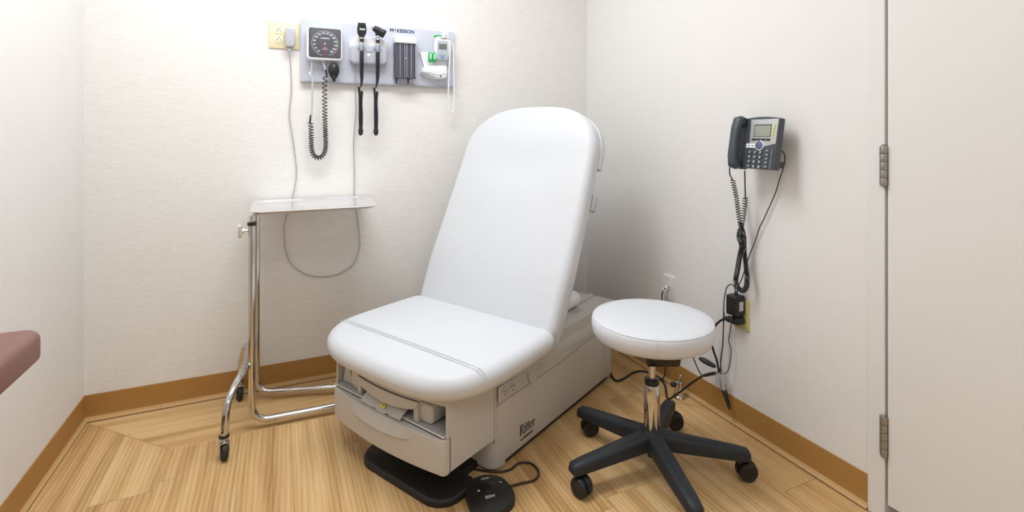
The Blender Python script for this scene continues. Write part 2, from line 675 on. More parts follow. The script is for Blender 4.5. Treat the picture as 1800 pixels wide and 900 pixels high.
# door leaf, hung flush; a dark sheet behind it paints the shade in the gap
bm = B(); box(bm, (XR + 0.015, (GAP + DY0) / 2 - 0.001, (DTOP + 0.045) / 2), (0.042, GAP - DY0 - 0.008, DTOP - 0.055), 0.0015)
door = struct('door_1', bm, 'door')
bm = B(); box(bm, (XR + 0.085, (GAP + DY0) / 2, DTOP / 2), (0.012, GAP - DY0 + 0.04, DTOP + 0.04)); struct('gap_shade_sheet', bm, 'groove')
for zc in (1.013, 0.243, 1.80):
    bm = B()
    xk = XR - 0.012
    for k in range(5):
        z0 = zc - 0.057 + k * 0.0229
        cyl(bm, (xk, GAP + 0.002, z0 + 0.0006), (xk, GAP + 0.002, z0 + 0.0223), 0.0085, 20, 0.0008)
    lathe(bm, (xk, GAP + 0.002, zc + 0.057), (0, 0, 1), [(0, 0.006), (0.002, 0.0066), (0.004, 0.004), (0.005, 0.0)], 16)
    lathe(bm, (xk, GAP + 0.002, zc - 0.057), (0, 0, -1), [(0, 0.006), (0.002, 0.0066), (0.004, 0.004), (0.005, 0.0)], 16)
    box(bm, (XR - 0.0065, GAP + 0.009, zc), (0.002, 0.014, 0.112), 0.0006)
    box(bm, (XR - 0.0065, GAP - 0.003, zc), (0.002, 0.010, 0.112), 0.0006)
    obj('door_hinge', bm, 'hinge', door)
bm = B()
lathe(bm, (XR - 0.006, DY0 + 0.07, 1.0), (-1, 0, 0), [(0, 0.032), (0.008, 0.032), (0.012, 0.012), (0.04, 0.012), (0.05, 0.027), (0.065, 0.027), (0.07, 0.015)], 24)
obj('door_knob', bm, 'steel', door)


def baseboard(name, a, b, nrm, m0=True, m1=True):
    """cove base from a to b, profile projecting along nrm; mitred ends"""
    a, b, nrm = Vector(a), Vector(b), Vector(nrm)
    d = (b - a).normalized()
    prof = [(0.0, 0.0), (0.0128, 0.0), (0.0128, 0.0022), (0.0125, 0.006), (0.0075, 0.010), (0.0038, 0.018), (0.003, 0.03), (0.003, 0.100), (0.002, 0.102), (0.0, 0.102)]
    bm = B()
    r0, r1 = [], []
    for o_, z in prof:
        p = a + nrm * o_ + d * (o_ if m0 else 0)
        q = b + nrm * o_ - d * (o_ if m1 else 0)
        r0.append(bm.verts.new((p.x, p.y, z + 0.0005)))
        r1.append(bm.verts.new((q.x, q.y, z + 0.0005)))
    n = len(prof)
    for i in range(n):
        f = bm.faces.new((r0[i], r0[(i + 1) % n], r1[(i + 1) % n], r1[i]))
        f.material_index = 1 if i in (2, 3, 4) else (2 if i in (0, 1) else 0)
    bm.faces.new(r0)
    bm.faces.new(r1)
    # thin dark joint between toe and floor
    return struct(name, bm, ['base_brown', 'base_toe', 'groove'])


baseboard('baseboard_back', (XL, YB), (XR, YB), (0, -1))
baseboard('baseboard_left', (XL, YF), (XL, YB), (1, 0), True, True)
baseboard('baseboard_right', (XR, JY1 + 0.0005), (XR, YB), (-1, 0), False, True)

# ceiling troffers (their own area lamps are set at the top of the script)
for (cx, cy), lab in (((0.15, 1.55), 'white framed ceiling lamp above the exam table'), ((0.45, -0.35), 'white framed ceiling lamp towards the front of the room')):
    t = tag(empty('ceiling_lamp', (cx, cy, CEIL)), lab, 'ceiling lamp')
    bm = B()
    for sx, sy, w, h in ((0, 0.29, 1.22, 0.03), (0, -0.29, 1.22, 0.03), (0.595, 0, 0.03, 0.55), (-0.595, 0, 0.03, 0.55)):
        box(bm, (sx, sy, -0.012), (w, h, 0.024), 0.003)
    obj('frame', bm, 'white', t)
    bm = B(); box(bm, (0, 0, -0.006), (1.16, 0.55, 0.008)); obj('diffuser', bm, 'lamp', t)

# ------------------------------------------------------------------ exam table
# local frame: x towards the head end, y to the table's left side, z up; origin on the floor below the drawer front
TA = math.radians(28.465)
Lx, Ly = math.cos(TA), math.sin(TA)


def lw(l, w):
    return (l * Lx + w * Ly, l * Ly - w * Lx)


tx, ty = lw(1.065, -1.318)
table = tag(empty('exam_table', (tx, ty, 0), TA), 'beige powered exam table with white vinyl seat and raised backrest', 'exam table')
HW = 0.273

# fixed base body with rounded corners, open at nothing
bm = B()
slab(bm, rrect(0.425, HW, (0.015, 0.045, 0.045, 0.015), 6, 0.640, 0), 0.021, 0.345, 0.0, 0.003)
slab(bm, rrect(0.030, HW, (0.004, 0.045, 0.045, 0.004), 6, 0.245, 0), 0.006, 0.024, 0.0, 0.004)
obj('base', bm, 'beige', table)
# upper rear deck, with chamfered rims and a trough for the paper roll
bm = B()


def deck_profile(x0, x1, prof):
    r0 = [bm.verts.new((x0, y, z)) for y, z in prof]
    r1 = [bm.verts.new((x1, y, z)) for y, z in prof]
    n = len(prof)
    for i in range(n):
        bm.faces.new((r0[i], r0[(i + 1) % n], r1[(i + 1) % n], r1[i]))
    bm.faces.new(r0)
    bm.faces.new(r1)


def rim(s):
    return [(s * 0.276, 0.262), (s * 0.276, 0.292), (s * 0.262, 0.334), (s * 0.252, 0.342), (s * 0.185, 0.350), (s * 0.178, 0.347), (s * 0.178, 0.262)]


rp = rim(-1)
deck_profile(0.40, 1.082, rp)
deck_profile(0.40, 1.082, rim(1))
box(bm, (0.741, 0, 0.30), (0.682, 0.36, 0.075), 0.004)
box(bm, (1.066, 0, 0.315), (0.032, 0.552, 0.066), 0.006)
obj('rear_deck', bm, 'beige', table)
bm = B()
deck_profile(0.70, 1.07, [(-0.178, 0.349), (-0.178, 0.355), (-0.150, 0.357), (-0.147, 0.354), (-0.147, 0.336), (-0.178, 0.336)])
obj('trough_edge', bm, 'beige', table)
# recessed finger pull on the rim
bm = B()
slab(bm, rrect(0.052, 0.022, 0.018, 5, 0.84, -0.224), 0.3405, 0.3475, 0.002)
pull = obj('recess', bm, 'beige', table)
bm = B()
slab(bm, rrect(0.036, 0.013, 0.012, 5, 0.845, -0.222), 0.3466, 0.3482, 0.001)
obj('recess_pad', bm, 'beige_dk', pull)
# trim groove along the side, running up to the rear
bm = B()
sweep(bm, [(0.225, -0.2735, 0.219), (0.6, -0.2755, 0.226), (0.62, -0.2765, 0.2255), (1.055, -0.2772, 0.262)], 0.0010, 6)
obj('side_groove', bm, 'line', table)
bm = B(); box(bm, (0.215, -0.272, 0.20), (0.002, 0.004, 0.20)); obj('front_groove', bm, 'line', table)
for s in (-1, 1):
    bm = B()
    box(bm, (0.0108, s * (HW - 0.0004), 0.168), (0.0022, 0.0026, 0.106))
    obj('drawer_seam', bm, 'groove', table)
# rear vent strip
bm = B()
box(bm, (1.0, -0.2745, 0.165), (0.03, 0.003, 0.075), 0.001)
obj('side_clip', bm, 'beige', table)
# round side button
bm = B()
lathe(bm, (0.433, -0.2735, 0.249), (0, -1, 0), [(0, 0.034), (0.0012, 0.034)], 40)
bt = obj('round_cover_ring', bm, 'line', table)
bm = B()
lathe(bm, (0.433, -0.2738, 0.249), (0, -1, 0), [(0, 0.0315), (0.003, 0.0315), (0.004, 0.029)], 40)
obj('round_cover', bm, 'beige', table)
# side power outlet
bm = B()
box(bm, (0.283, -0.2745, 0.252), (0.10, 0.004, 0.052), 0.0015)
so = obj('side_outlet', bm, 'beige', table)
for k in (-1, 1):
    bm = B()
    slab(bm, rrect(0.015, 0.016, 0.010, 5), 0, 0.003, 0.001, mp=lambda x, y, z, k=k: (0.283 + k * 0.020 + x, -0.2765 - z, 0.252 + y))
    f = obj('receptacle', bm, 'beige', so)
    bm = B()
    for dx, dz, w, h in ((-0.006, 0.005, 0.0025, 0.007), (0.006, 0.005, 0.0025, 0.007), (0, -0.007, 0.004, 0.004)):
        box(bm, (0.283 + k * 0.020 + dx, -0.2800, 0.252 + dz), (w, 0.0012, h))
    obj('slots', bm, 'print_black', so)

# serif lettering, built from strokes


def serif_word(bm, word, h, mp, mi=0):
    """bold serif letters, x advancing; h = cap height"""
    x = 0.0
    s = h
    def st(x0, y0, x1, y1, w):      # stroke quad
        d = Vector((x1 - x0, y1 - y0)).normalized()
        n = Vector((-d.y, d.x)) * w * 0.5
        poly(bm, [(x0 - n.x, y0 - n.y), (x1 - n.x, y1 - n.y), (x1 + n.x, y1 + n.y), (x0 + n.x, y0 + n.y)], mp, 0.0004, mi)
    def arc(cx, cy, rx, ry, a0, a1, w0, w1):
        n = 10
        for k in range(n):
            t0, t1 = a0 + (a1 - a0) * k / n, a0 + (a1 - a0) * (k + 1) / n
            wa = w0 + (w1 - w0) * abs(math.cos(math.radians((t0 + t1) / 2)))
            st(cx + rx * math.cos(math.radians(t0)), cy + ry * math.sin(math.radians(t0)), cx + rx * math.cos(math.radians(t1 + 2)), cy + ry * math.sin(math.radians(t1 + 2)), wa)
    for ch in word:
        if ch == 'R':
            st(x + .16 * s, 0, x + .16 * s, s, .15 * s)
            st(x + .0, .02 * s, x + .32 * s, .02 * s, .045 * s)
            st(x + .0, .98 * s, x + .38 * s, .98 * s, .045 * s)
            arc(x + .34 * s, .75 * s, .22 * s, .225 * s, -90, 90, .04 * s, .14 * s)
            st(x + .2 * s, .52 * s, x + .36 * s, .52 * s, .04 * s)
            st(x + .36 * s, .52 * s, x + .60 * s, .03 * s, .13 * s)
            st(x + .54 * s, .02 * s, x + .74 * s, .02 * s, .045 * s)
            x += .76 * s
        elif ch == 'i':
            st(x + .12 * s, 0, x + .12 * s, .64 * s, .13 * s)
            st(x + .0, .02 * s, x + .25 * s, .02 * s, .04 * s)
            st(x + .01 * s, .62 * s, x + .13 * s, .64 * s, .04 * s)
            st(x + .055 * s, .86 * s, x + .185 * s, .86 * s, .13 * s)
            x += .28 * s
        elif ch == 't':
            st(x + .13 * s, .08 * s, x + .13 * s, .86 * s, .12 * s)
            st(x + .0, .63 * s, x + .30 * s, .63 * s, .045 * s)
            arc(x + .22 * s, .10 * s, .09 * s, .08 * s, 180, 320, .05 * s, .06 * s)
            x += .33 * s
        elif ch == 'e':
            arc(x + .23 * s, .32 * s, .18 * s, .30 * s, 0, 310, .045 * s, .12 * s)
            st(x + .08 * s, .36 * s, x + .43 * s, .36 * s, .045 * s)
            x += .49 * s
        elif ch == 'r':
            st(x + .12 * s, 0, x + .12 * s, .64 * s, .13 * s)
            st(x + .0, .02 * s, x + .27 * s, .02 * s, .04 * s)
            st(x + .01 * s, .62 * s, x + .13 * s, .64 * s, .04 * s)
            arc(x + .27 * s, .46 * s, .12 * s, .16 * s, 150, 30, .05 * s, .07 * s)
            st(x + .33 * s, .52 * s, x + .41 * s, .52 * s, .11 * s)
            x += .46 * s
    return x


bm = B()
mpR = lambda x, y, z: (0.352 + x, -0.2738 - z, 0.062 + y)
xe = serif_word(bm, 'Ritter', 0.036, mpR)
add_text(bm, 'by MIDMARK', 0.0105, lambda x, y, z: (0.358 + x, -0.2738 - z, 0.044 + y), bold=0.0002, sx=1.25)
obj('lettering', bm, 'print_black', table)
# dark plinth under the base
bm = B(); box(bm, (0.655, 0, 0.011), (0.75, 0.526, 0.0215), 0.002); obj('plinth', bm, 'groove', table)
# black floor plate at the foot end
bm = B()
slab(bm, rrect(0.080, 0.210, (0.02, 0.08, 0.078, 0.03), 8, 0.068, -0.055), 0.0, 0.022, 0.010, 0.0)
slab(bm, rrect(0.12, 0.17, 0.02, 4, 0.20, -0.03), 0.0, 0.020, 0.006, 0.0)
obj('floor_plate', bm, 'black', table)

# foot cabinet: two side walls, roof and back around the open bay, drawer underneath
bm = B()
for s in (-1, 1):
    slab(bm, [(0, s * HW), (0.225, s * HW), (0.225, s * (HW - 0.007)), (0, s * (HW - 0.007))][::(-1 if s > 0 else 1)], 0.118 if s < 0 else 0.118, 0.345)
box(bm, (0.115, 0, 0.122), (0.215, 2 * HW - 0.01, 0.008))
box(bm, (0.215, 0, 0.23), (0.012, 2 * HW - 0.004, 0.224))
obj('cabinet', bm, 'beige', table)
bm = B(); box(bm, (0.10, 0, 0.2255), (0.215, 2 * HW - 0.015, 0.004), 0.001); obj('bay_shelf', bm, 'shelf_grey', table)
bm = B(); box(bm, (-0.002, 0, 0.2185), (0.012, 2 * HW - 0.03, 0.0085)); obj('drawer_gap_shade', bm, 'groove', table)  # solid black strip standing in for the shade between shelf and drawer
bm = B(); box(bm, (-0.005, 0, 0.2245), (0.012, 2 * HW - 0.012, 0.0030), 0.0008); obj('shelf_lip', bm, 'white', table)
# bowed drawer front
NB = 20
ol = []
for k in range(NB + 1):
    y = HW - 2 * HW * k / NB
    ol.append((-0.012 - 0.026 * (1 - (y / HW) ** 2), y))
r_ = 0.010
ol = [(0.010, HW - 0.001), (-0.002, HW), (-0.010, HW - 0.003), (-0.0145, HW - 0.010)] + ol[1:-1] + [(-0.0145, -HW + 0.010), (-0.010, -HW + 0.003), (-0.002, -HW), (0.010, -HW + 0.001)]
ol = ol[::1]
bm = B()
slab(bm, ol, 0.114, 0.2175, 0.0055, 0.003, 4)
drawer = obj('drawer', bm, 'beige', table)
# drawer pull: a raised brow whose lower edge is an arc
bm = B()
n = 24
top_, mid_, low_ = [], [], []


def bow(y):
    return -0.012 - 0.026 * (1 - (y / HW) ** 2)


ys = [0.155 - 0.31 * k / n for k in range(n + 1)]
rows = []
for j, (f, off) in enumerate(((0.0, 0.0004), (0.35, 0.003), (0.7, 0.0065), (1.0, 0.0075), (1.02, 0.0005))):
    row = []
    for y in ys:
        e = 1 - (y / 0.155) ** 2
        zt = 0.2140
        zl = 0.190 - 0.013 * e
        z = zt + (zl - zt) * f
        row.append(bm.verts.new((bow(y) - off * max(0.02, min(1, e * 2.2)), y, z)))
    rows.append(row)
for a_, b_ in zip(rows, rows[1:]):
    for i in range(n):
        bm.faces.new((a_[i], a_[i + 1], b_[i + 1], b_[i]))
obj('drawer_pull', bm, 'beige', drawer)
# scooped shelf liner edge is bright; stirrup ends in the bay
for yy, rz in ((0.165, 0.1), (-0.168, -0.1)):
    bm = B()
    slab(bm, rrect(0.036, 0.030, (0.012, 0.012, 0.024, 0.020), 6), -0.055, 0.03, 0.008, 0.006,
         mp=lambda x, y, z, yy=yy: (0.035 - z * 0.9, yy - x, 0.258 + y))
    st_ = obj('stirrup_end', bm, 'beige', table)
    bm = B()
    box(bm, (0.075, yy + 0.048, 0.262), (0.07, 0.008, 0.07), 0.003, rot=Matrix.Rotation(0.25, 4, 'X'))
    obj('stirrup_arm', bm, 'beige', st_)
    bm = B()
    cyl(bm, (0.02, yy - 0.026, 0.25), (0.02, yy - 0.036, 0.25), 0.006, 16)
    obj('pivot_pin', bm, 'beige_dk', st_)
bm = B()   # triangular brace at the left of the bay
t0 = [(0.02, 0.262, 0.229), (0.02, 0.205, 0.229), (0.02, 0.232, 0.300), (0.02, 0.245, 0.300)]
a_ = [bm.verts.new(p) for p in t0]
b_ = [bm.verts.new((p[0] + 0.03, p[1], p[2])) for p in t0]
bm.faces.new(a_); bm.faces.new(b_)
for i in range(4):
    bm.faces.new((a_[i], a_[(i + 1) % 4], b_[(i + 1) % 4], b_[i]))
obj('bay_brace', bm, 'beige', table)
# seat underframe: curved skirt below the cushion with a centre arch
bm = B()
n = 30
front, back = [], []
rows = []
for k in range(n + 1):
    y = 0.262 - 0.524 * k / n
    e = 1 - (y / 0.262) ** 2
    a = abs(y)
    low = 0.300 if a > 0.15 else (0.268 - 0.022 * (1 - (y / 0.15) ** 2))
    x = 0.012 - 0.030 * e
    rows.append([(x + 0.004, y, 0.345), (x, y, 0.312), (x + 0.004, y, max(low, 0.232)), (x + 0.03, y, max(low, 0.232)), (x + 0.05, y, 0.345)])
vr = [[bm.verts.new(p) for p in r] for r in rows]
for a_, b_ in zip(vr, vr[1:]):
    for i in range(4):
        bm.faces.new((a_[i], a_[i + 1], b_[i + 1], b_[i]))
    bm.faces.new((a_[4], a_[0], b_[0], b_[4]))
bm.faces.new(vr[0]); bm.faces.new(vr[-1])
obj('seat_underframe', bm, 'beige', table)
for s in (-1, 1):
    bm = B(); box(bm, (0.012, s * 0.140, 0.262), (0.030, 0.020, 0.070), 0.003); obj('underframe_post', bm, 'beige', table)
bm = B()
n = 26
pts = []
for k in range(n + 1):
    y = 0.13 - 0.29 * k / n
    pts.append((0.012 - 0.030 * (1 - (y / 0.262) ** 2) - 0.0015, y, 0.2965 - 0.004 * (1 - (y / 0.2) ** 2)))
sweep(bm, pts, 0.0016, 6)
obj('underframe_slot', bm, 'groove', table)
# curled warning plate hanging over the shelf edge
bm = B()
n = 16
vr = []
for k in range(n + 1):
    y = 0.103 - 0.196 * k / n
    d = abs(k - n * 0.53) / n
    notch = 0.008 * max(0, 1 - abs(d - 0.17) * 16)
    row = []
    for j in range(7):
        t = j / 6
        row.append((0.055 - 0.075 * t - 0.006 * (1 - (y / HW) ** 2), y, 0.254 - 0.030 * t ** 2.2 + (notch if j == 6 else 0) - 0.004 * t + (0.010 * math.cos(k / n * PI) ** 2) * t * 0.5))
    vr.append([bm.verts.new(p) for p in row] + [bm.verts.new((p[0] + 0.002, p[1], p[2] - 0.003)) for p in reversed(row)])
m_ = len(vr[0])
for a_, b_ in zip(vr, vr[1:]):
    for i in range(m_):
        bm.faces.new((a_[i], a_[(i + 1) % m_], b_[(i + 1) % m_], b_[i]))
bm.faces.new(vr[0]); bm.faces.new(vr[-1])
wp_ = obj('warning_plate', bm, 'beige', table)
bm = B()
mpw = lambda x, y, z: (-0.0215 - 0.30 * (-y) - z * 0.9, 0.005 - x, 0.2370 + y * 0.95 + z * 0.4)
mpw = lambda x, y, z: (-0.010 + y * 0.75 - z * 0.7, -0.002 - x, 0.2375 + y * 0.66 + z * 0.75)
poly(bm, [(-0.013, -0.010), (0.013, -0.010), (0.0, 0.013)], mpw, 0.003, 0)
poly(bm, [(-0.0010, -0.004), (0.0022, -0.004), (0.0010, 0.006), (-0.0014, 0.005)], lambda x, y, z: mpw(x, y, z + 0.003), 0.0005, 1)
poly(bm, [(-0.0012, -0.0075), (0.0014, -0.0075), (0.0014, -0.0052), (-0.0012, -0.0052)], lambda x, y, z: mpw(x, y, z + 0.003), 0.0005, 1)
obj('warning_sign', bm, ['yellow', 'print_black'], wp_)

# --- seat cushion


def seat_outline(hw=0.367, x1=0.471, x0=-0.075, n=12):
    """bow-fronted seat outline, counter-clockwise"""
    o = []
    for s_ in (-1, 1):
        q_ = [(x1 - 0.05 + 0.05 * math.sin(PI / 2 * k / 6), s_ * (hw - 0.054 + 0.05 * math.cos(PI / 2 * k / 6))) for k in range(7)]
        o += q_ if s_ < 0 else q_[::-1]
    o.append((0.30, hw))
    # left side to the front, superellipse nose
    for k in range(n * 2 + 1):
        a = PI / 2 + PI * k / (n * 2)
        c, s = math.cos(a), math.sin(a)
        px = 0.20 - abs(c) ** (2 / 3.0) * (0.20 - x0)
        py = (abs(s) ** (2 / 3.6)) * hw * (1 if s > 0 else -1)
        o.append((px, py))
    o.append((0.30, -hw))
    return o


def densify(o, d=0.03):
    res = []
    for i, p in enumerate(o):
        q = o[(i + 1) % len(o)]
        L = math.hypot(q[0] - p[0], q[1] - p[1])
        m = max(1, int(L / d))
        for k in range(m):
            res.append((p[0] + (q[0] - p[0]) * k / m, p[1] + (q[1] - p[1]) * k / m))
    return res


def cushion(bm, ol, h, rt, rb, mp, crown=0.01, nin=10):
    """soft pad of thickness h: rounded sides, crowned top; mp(x, y, z)"""
    layers = []
    for k in range(7):
        a = PI / 2 * k / 6
        layers.append((rb * (1 - math.sin(a)), rb * (1 - math.cos(a))))
    for k in range(9):
        a = PI / 2 * k / 8
        layers.append((rt * (1 - math.cos(a)), h - rt + rt * math.sin(a)))
    rings = []
    for d, z in layers:
        rings.append([(x, y, z) for x, y in (inset(ol, d) if d > 1e-6 else ol)])
    top = rings[-1]
    n = len(top)
    cx = sum(p[0] for p in top) / n
    cy = 0.0
    for k in range(1, nin + 1):
        s = 1 - k / (nin + 0.5)
        rings.append([(cx + (x - cx) * s, cy + (y - cy) * s, h + crown * (1 - s ** 2)) for x, y, z in top])
    vr = [[bm.verts.new(mp(*p)) for p in r] for r in rings]
    for q, w in zip(vr, vr[1:]):
        for i in range(n):
            bm.faces.new((q[i], q[(i + 1) % n], w[(i + 1) % n], w[i]))
    bm.faces.new(vr[0]); bm.faces.new(vr[-1])


def seat_mp(x, y, z):
    # slight droop of the front edge, gentle dip in the seat
    t = max(0.0, (0.10 - x) / 0.18)
    zz = 0.335 + z - 0.012 * t ** 1.6
    return (x, y, zz)


bm = B()
sol = densify(seat_outline(), 0.03)
cushion(bm, sol, 0.079, 0.037, 0.041, seat_mp, 0.0012)
seat = obj('seat_cushion', bm, 'vinyl_white', table, angle=80)
# cross seam
bm = B()
for dx in (0.0, 0.012):
    pts = []
    for k in range(41):
        y = -0.3565 + 0.713 * k / 40
        a = abs(y)
        d = max(0.0, a - 0.330) / 0.037
        z = 0.414 + 0.0035 * (1 - (y / 0.33) ** 2) - 0.036 * (1 - math.sqrt(max(0, 1 - min(1, d) ** 2)))
        pts.append(seat_mp(0.062 + dx, y, z - 0.335 + 0.0004))
    sweep(bm, pts, 0.0010, 6)
obj('seam', bm, 'piping', seat)
for s in (-1, 1):
    bm = B()
    pts = [seat_mp(0.074, s * y, z) for y, z in ((0.3565, 0.066), (0.364, 0.055), (0.3675, 0.042), (0.366, 0.030), (0.360, 0.018))]
    tube(bm, pts, 0.0010, 4, 6)
    obj('side_seam', bm, 'piping', seat)

# --- backrest
TH = math.radians(24.7)
U = Vector((math.sin(TH), 0, math.cos(TH)))       # up along the back
Nn = Vector((-math.cos(TH), 0, math.sin(TH)))     # out of the front face
P0 = Vector((0.449, 0, 0.372))                    # crease


def back_mp(a, b, h):
    """a along the back, b sideways, h out of the face measured from the rear"""
    # lumbar swell and head dip on the face
    g = h / 0.076
    w = 0.010 * math.exp(-((a - 0.20) / 0.16) ** 2) + 0.004 * math.exp(-((a - 0.80) / 0.07) ** 2) - 0.010 * math.exp(-((a - 0.66) / 0.09) ** 2) * max(0, 1 - (b / 0.25) ** 2)
    return P0 + U * a + Vector((0, b + 0.010, 0)) + Nn * (h - 0.076 + w * max(0, g))


def back_outline(hw=0.358, top=0.957, n=16):
    o = [(0.0, -hw + 0.010), (0.0, hw - 0.010), (0.05, hw - 0.004), (0.25, hw)]
    o += [(0.45, hw - 0.001), (0.62, hw - 0.004)]
    for k in range(1, n * 2):
        t = PI * k / (n * 2)
        c, s = math.cos(t), math.sin(t)
        a = 0.70 + abs(s) ** (2 / 2.5) * (top - 0.70)
        b = abs(c) ** (2 / 2.7) * (hw - 0.006) * (1 if c > 0 else -1)
        o.append((a, b))
    o += [(0.62, -hw + 0.004), (0.45, -hw + 0.001), (0.25, -hw), (0.05, -hw + 0.004)]
    # orientation: make counter-clockwise in (a, b)
    return o[::-1] if sum(o[i][0] * o[(i + 1) % len(o)][1] - o[(i + 1) % len(o)][0] * o[i][1] for i in range(len(o))) < 0 else o


bm = B()
bol = densify(back_outline(), 0.03)
cushion(bm, bol, 0.076, 0.034, 0.020, lambda x, y, z: back_mp(x, y, z), 0.004)
back = obj('backrest', bm, 'vinyl_white', table, angle=80)
# rear shell around the top and its side flap
bm = B()
shell_ol = [(x, y) for x, y in back_outline(0.362, 0.962)]
so2 = [(a, b) for a, b in densify(shell_ol, 0.02) if a >= 0.665]
clean = []
for p in so2:
    if not clean or math.hypot(p[0] - clean[-1][0], p[1] - clean[-1][1]) > 0.004:
        clean.append(p)
if math.hypot(clean[0][0] - clean[-1][0], clean[0][1] - clean[-1][1]) < 0.004:
    clean.pop()
slab(bm, clean, -0.026, 0.012, 0.005, 0.012, 4, mp=lambda x, y, z: back_mp(x, y, z))
obj('headrest_shell', bm, 'vinyl_white', back, angle=60)
bm = B()
slab(bm, densify(back_outline(0.30, 0.60), 0.05), -0.022, 0.004, 0.004, 0.008, 3, mp=lambda x, y, z: back_mp(x, y, z))
obj('rear_panel', bm, 'beige', back, angle=60)
# release lever at the right edge
bm = B()
slab(bm, [(x + 0.0, y) for x, y in rrect(0.034, 0.013, (0.006, 0.012, 0.012, 0.006), 5)], -0.012, 0.022, 0.005, 0.005, 3,
     mp=lambda x, y, z: P0 + U * (0.540 + x) + Nn * (-0.092 + z) + Vector((0, -0.340 + y, 0)))
cyl(bm, P0 + U * 0.540 + Nn * -0.096 + Vector((0, -0.24, 0)), P0 + U * 0.540 + Nn * -0.096 + Vector((0, -0.34, 0)), 0.006, 12)
obj('release_lever', bm, 'greypl', back)
# pivot bracket under the backrest
for s in (-1, 1):
    bm = B()
    box(bm, (0.65, s * 0.15, 0.39), (0.10, 0.02, 0.11), 0.006)
    obj('pivot_bracket', bm, 'beige_dk', table)

# paper roll lying on the rear deck
rx, ry = lw(1.845, -1.143)
roll = tag(empty('paper_roll', (rx, ry, 0.3505), TA), 'white paper roll lying behind the exam table backrest', 'paper roll')
bm = B()
cyl(bm, (-0.15, 0.0, 0.0340), (0.115, 0.0, 0.0340), 0.0335, 40, 0.010)
obj('paper', bm, 'paper', roll)
bm = B()
cyl(bm, (0.1152, 0.0, 0.0340), (0.1165, 0.0, 0.0340), 0.014, 24)
obj('core', bm, 'label', roll)

# ------------------------------------------------------------------ foot pedal and its cord
px_, py_ = 0.573, 1.432
ped = tag(empty('foot_pedal', (px_, py_, 0)), 'black rounded foot control with white lettering on the floor beside the exam table', 'foot control')
ol = [(-0.070, 0.030), (-0.060, 0.062), (-0.035, 0.088), (-0.008, 0.100), (0.028, 0.096), (0.060, 0.070), (0.073, 0.030), (0.075, -0.010), (0.066, -0.042), (0.045, -0.066), (0.010, -0.080), (-0.030, -0.082), (-0.058, -0.068), (-0.072, -0.035)]
area_ = sum(ol[i][0] * ol[(i + 1) % len(ol)][1] - ol[(i + 1) % len(ol)][0] * ol[i][1] for i in range(len(ol)))
if area_ < 0:
    ol = ol[::-1]
ols = []
for k in range(len(ol)):
    a, b, c, d = (Vector(ol[(k + j - 1) % len(ol)]) for j in range(4))
    for m in range(4):
        t = m / 4
        q = 0.5 * ((2 * b) + (-a + c) * t + (2 * a - 5 * b + 4 * c - d) * t * t + (-a + 3 * b - 3 * c + d) * t ** 3)
        ols.append((q.x * 0.97, q.y * 0.93 - 0.002))
bm = B()
slab(bm, ols, 0.0, 0.020, 0.006, 0.0, 4, crown=0.014, rings_in=8)
obj('housing', bm, 'black', ped, angle=60)
VA = math.radians(-24.28 + 3)
R2 = lambda x, y: (x * math.cos(VA) - y * math.sin(VA), x * math.sin(VA) + y * math.cos(VA))


def dome(x, y):
    r = math.hypot(x / 0.072, y / 0.085)
    return 0.020 + 0.014 * max(0, 1 - r ** 2.2)


def ped_mp(ox, oy, rot):
    c_, s_ = math.cos(rot), math.sin(rot)
    def f(x, y, z):
        a, b = ox + x * c_ - y * s_, oy + x * s_ + y * c_
        a, b = R2(a, b)
        return (a, b, dome(a, b) + 0.0008 + z)
    return f


bm = B()
lathe(bm, (*R2(-0.006, 0.012), 0.0305), (0, 0, 1), [(0, 0.026), (0.002, 0.026), (0.004, 0.020), (0.0045, 0.0)], 32)
obj('rocker', bm, 'black_gloss', ped)
bm = B()
serif_word(bm, 'Ritter', 0.0115, ped_mp(-0.012, -0.040, 0.30))
add_text(bm, 'MIDMARK', 0.006, ped_mp(-0.027, 0.053, 0.25), bold=0.0003)
poly(bm, [(0.0, 0.0), (0.024, 0.0), (0.024, 0.0022), (0.0, 0.0022)], ped_mp(-0.027, 0.0475, 0.25))
for ox, oy, rt_ in ((-0.034, -0.004, 0.3), (0.033, 0.034, PI + 0.3)):
    f = ped_mp(ox, oy, rt_)
    poly(bm, [(-0.0045, -0.003), (0.0045, -0.003), (0, 0.005)], f)
obj('lettering', bm, 'print_white', ped)
bm = B()
tube(bm, [(0.075, 0.020, 0.008), (0.115, 0.022, 0.005), (0.160, 0.020, 0.004), (0.190, 0.048, 0.004), (0.187, 0.098, 0.004), (0.150, 0.116, 0.004), (0.110, 0.098, 0.004), (0.060, 0.108, 0.004), (0.0, 0.150, 0.005)], 0.0035)
obj('cord', bm, 'brown_cord', ped)

